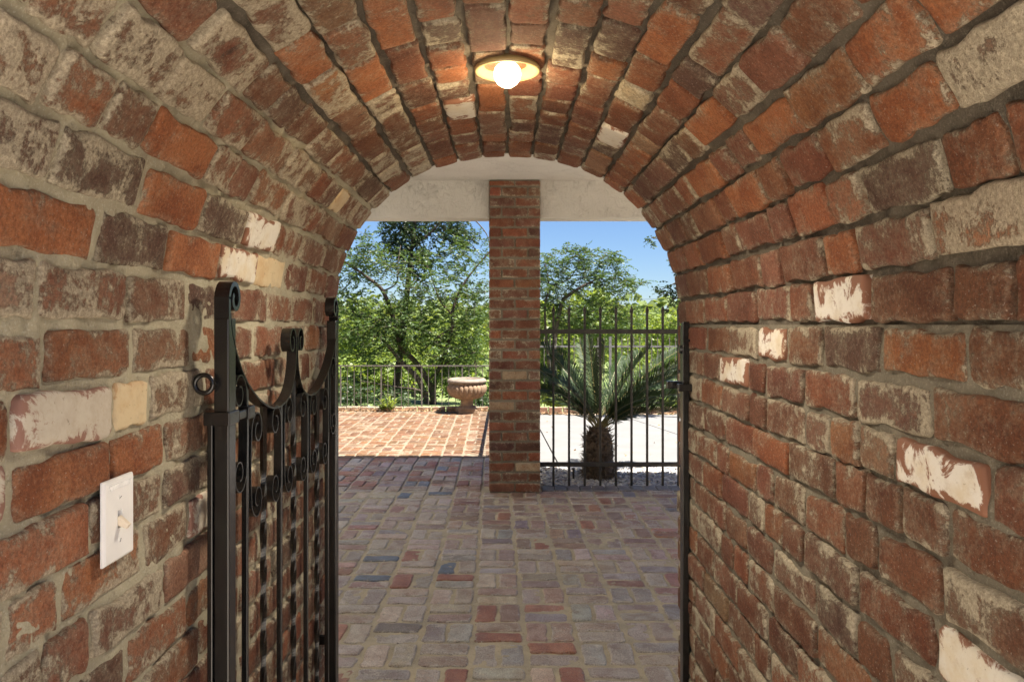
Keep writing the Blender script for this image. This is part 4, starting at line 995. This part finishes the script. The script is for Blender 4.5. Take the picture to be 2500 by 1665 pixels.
# bright shrubs and trees further down the slope, each its own
bt = [(870, 900, [(870, 795, 60, 38, 130, 0), (860, 850, 60, 50, 150, 0)], 19, 'yellow-green tree low behind the leaning tree, at the left edge of the opening'),
      (1010, 930, [(1010, 845, 70, 30, 110, 0), (1000, 880, 70, 30, 120, 0)], 22, 'yellow-green tree seen through the middle of the leaning tree'),
      (1100, 920, [(1085, 815, 50, 30, 90, 0), (1110, 850, 60, 40, 120, 0)], 26, 'hazy pale green tree behind the urn'),
      (1160, 900, [(1165, 830, 35, 30, 80, 0)], 24, 'light green tree just left of the pillar, beyond the railing'),
      (930, 960, [(925, 905, 60, 30, 110, 0), (860, 930, 50, 30, 80, 0)], 17, 'bright shrubby tree showing between the left balusters'),
      (1120, 965, [(1110, 930, 50, 26, 80, 0), (1060, 890, 40, 24, 60, 0)], 18, 'bright shrubby tree behind the trunks, left of the urn'),
      (1345, 940, [(1345, 850, 40, 45, 140, 0), (1300, 800, 50, 50, 140, 0), (1340, 790, 30, 30, 70, 0)], 16, 'large-leaved light green shrub tree just right of the pillar'),
      (1455, 900, [(1455, 740, 40, 26, 120, 0), (1480, 780, 60, 30, 150, 0), (1430, 800, 50, 30, 120, 0)], 20, 'bright yellow-green tree below the mimosa, above the palm'),
      (1540, 900, [(1540, 790, 40, 25, 120, 0), (1520, 860, 60, 40, 150, 0)], 24, 'rounded light green tree right of the yellow-green one'),
      (1610, 900, [(1610, 795, 36, 24, 130, 0), (1620, 850, 50, 30, 120, 0)], 27, 'light green tree by the power lines'),
      (1670, 900, [(1670, 790, 46, 28, 150, 0), (1680, 850, 50, 30, 120, 0)], 23, 'bright green tree next to the right jamb')]
for bx, by, cl, D, lab in bt:
    tree('leafy_tree', lab, (bx, by), [[(bx, by, 0), (bx+6, (by+cl[0][1])/2, 0), (cl[0][0], cl[0][1], 0, .09)], [(bx+3, (by+cl[0][1])/2+10, 0), (cl[0][0]-25, cl[0][1]+8, 0, .04)]], cl, D, M['leaf_bright'], .10, .034, .40, 9, 1.5, group='bright green trees down the slope', dsp=.7, tstep=6, flat=.8)
# bushes hugging the railing foot
bs_ = [(870, 960, [(868, 965, 46, 28, 90, 0)], 12.2, 'low shaded bush behind the left end of the railing'),
       (960, 985, [(965, 975, 46, 22, 70, 0)], 12.6, 'low bush behind the young leafy plant'),
       (1170, 985, [(1165, 975, 30, 26, 80, 0)], 12.3, 'grey-green bush between the urn and the pillar')]
for bx, by, cl, D, lab in bs_:
    tree('low_bush', lab, (bx, by), [[(bx, by, 0), (cl[0][0], cl[0][1], 0, .02)]], cl, D, M['leaf_dark'], .055, .016, .2, 10, 1.2, cat='bush', group='bushes behind the railing', dsp=.8, tstep=3)
rb = [(1345, 985, [(1350, 975, 28, 20, 55, 0)], 11.2, 'small bright weed at the driveway edge beside the pillar'), (1640, 975, [(1640, 985, 24, 10, 30, 0)], 11.2, 'small green weed at the driveway edge by the right jamb'), (1560, 940, [(1560, 905, 60, 22, 70, 0)], 12.4, 'light green bush behind the grey fence')]
for bx, by, cl, D, lab in rb:
    tree('weed_clump' if D < 12 else 'low_bush', lab, (bx, by), [[(bx, by, 0), (cl[0][0], cl[0][1], 0, .01)]], cl, D, M['leaf_bright'], .06, .022, .13, 8, 1.2, cat='weed' if D < 12 else 'bush', dsp=.6, tstep=3)
# far wood
cen = []; rad = []; cnt = []
for i in range(260):
    y = random.uniform(38, 150); x = random.uniform(-.42, .5)*y; h = random.uniform(1.6, 3.6)*(1+y/150); z = float(terr(np.array(x), np.array(y)))
    for k in range(2): cen.append((x+random.uniform(-1, 1), y+random.uniform(-1, 1), z+h*random.uniform(.4, .8))); rad.append((h*.55, h*.5, h*.42)); cnt.append(16)
cs, ds, tw = sprays(cen, rad, cnt, 9, 1.0, .4, .15)
v, q = leafcloud(cs, ds, .75, .28); o = link('far_wood', npmesh('far_wood', v, q), M['leaf_far']); tag(o, 'distant wooded hillside behind the nearer trees', 'wood', kind='stuff')
# power lines
for k, ((ax_, ay), (bx, by), lab) in enumerate((((1300, 735), (1760, 716), 'upper power line crossing the sky at the right'), ((1300, 752), (1760, 734), 'lower power line crossing the sky at the right'))):
    mb = MB(); A_ = at(ax_, ay, 60); B_ = at(bx, by, 60); mb.tube([A_.lerp(B_, t)-Vector((0, 0, .25*4*t*(1-t))) for t in np.linspace(0, 1, 14)], .013, 5); tag(mb.build('power_line', M['fence_iron']), lab, 'power line', 'power lines')
# young leafy plant at the railing
pp = Vector((at(945, 1000, 11.14).x, 11.14, 0))
pl = tag(empty('young_plant', pp), 'young yellow-green leafy plant growing at the foot of the patio railing', 'plant')
ml = MB(); ms = MB()
for i in range(13):
    a = random.uniform(0, 6.28); sp_ = random.uniform(.02, .17); h = random.uniform(.12, .38) if i < 7 else random.uniform(.05, .14); b0_ = Vector((random.uniform(-.1, .1), random.uniform(-.03, .03), 0)); tp = b0_+Vector((math.cos(a)*sp_, math.sin(a)*.08, h)); ms.tube([b0_, b0_.lerp(tp, .5)+Vector((0, 0, .02)), tp], .003, 4)
    for k in range(14):
        t = .3+.7*k/13; p = b0_.lerp(tp, t); aa = k*2.4; d = Vector((math.cos(aa), math.sin(aa), .7)).normalized(); L_ = random.uniform(.045, .075); s = d.cross(Vector((0, 0, 1))).normalized()*L_*.24
        ml.add([p, p+d*L_*.6+s, p+d*L_, p+d*L_*.6-s], [(0, 1, 2, 3)])
lf = ml.build('leaves', M['leaf_bright'], pl); lf['kind'] = 'stuff'; ms.build('stems', M['cycad_stem'], pl)
# leaf litter along the kerbs
n = 700; c = np.c_[rng.uniform(-3.2, .1, n), 11.17-np.abs(rng.normal(0, .035, n)), rng.uniform(.004, .03, n)]; c2 = np.c_[rng.uniform(.3, 3.6, 500), 10.78-np.abs(rng.normal(0, .06, 500)), rng.uniform(.008, .03, 500)]
c3 = np.c_[rng.uniform(.5, 3.4, 60), rng.uniform(7, 10.6, 60), np.full(60, .010)]; c = np.r_[c, c2, c3]; d = rng.normal(0, 1, c.shape); d[:, 2] *= .3
v, q = leafcloud(c, d, .035, .012); tag(link('leaf_litter', npmesh('leaf_litter', v, q), M['litter']), 'dry fallen leaves along the kerbs and on the driveway', 'leaf litter', kind='stuff')
print('objects', len(bpy.data.objects))
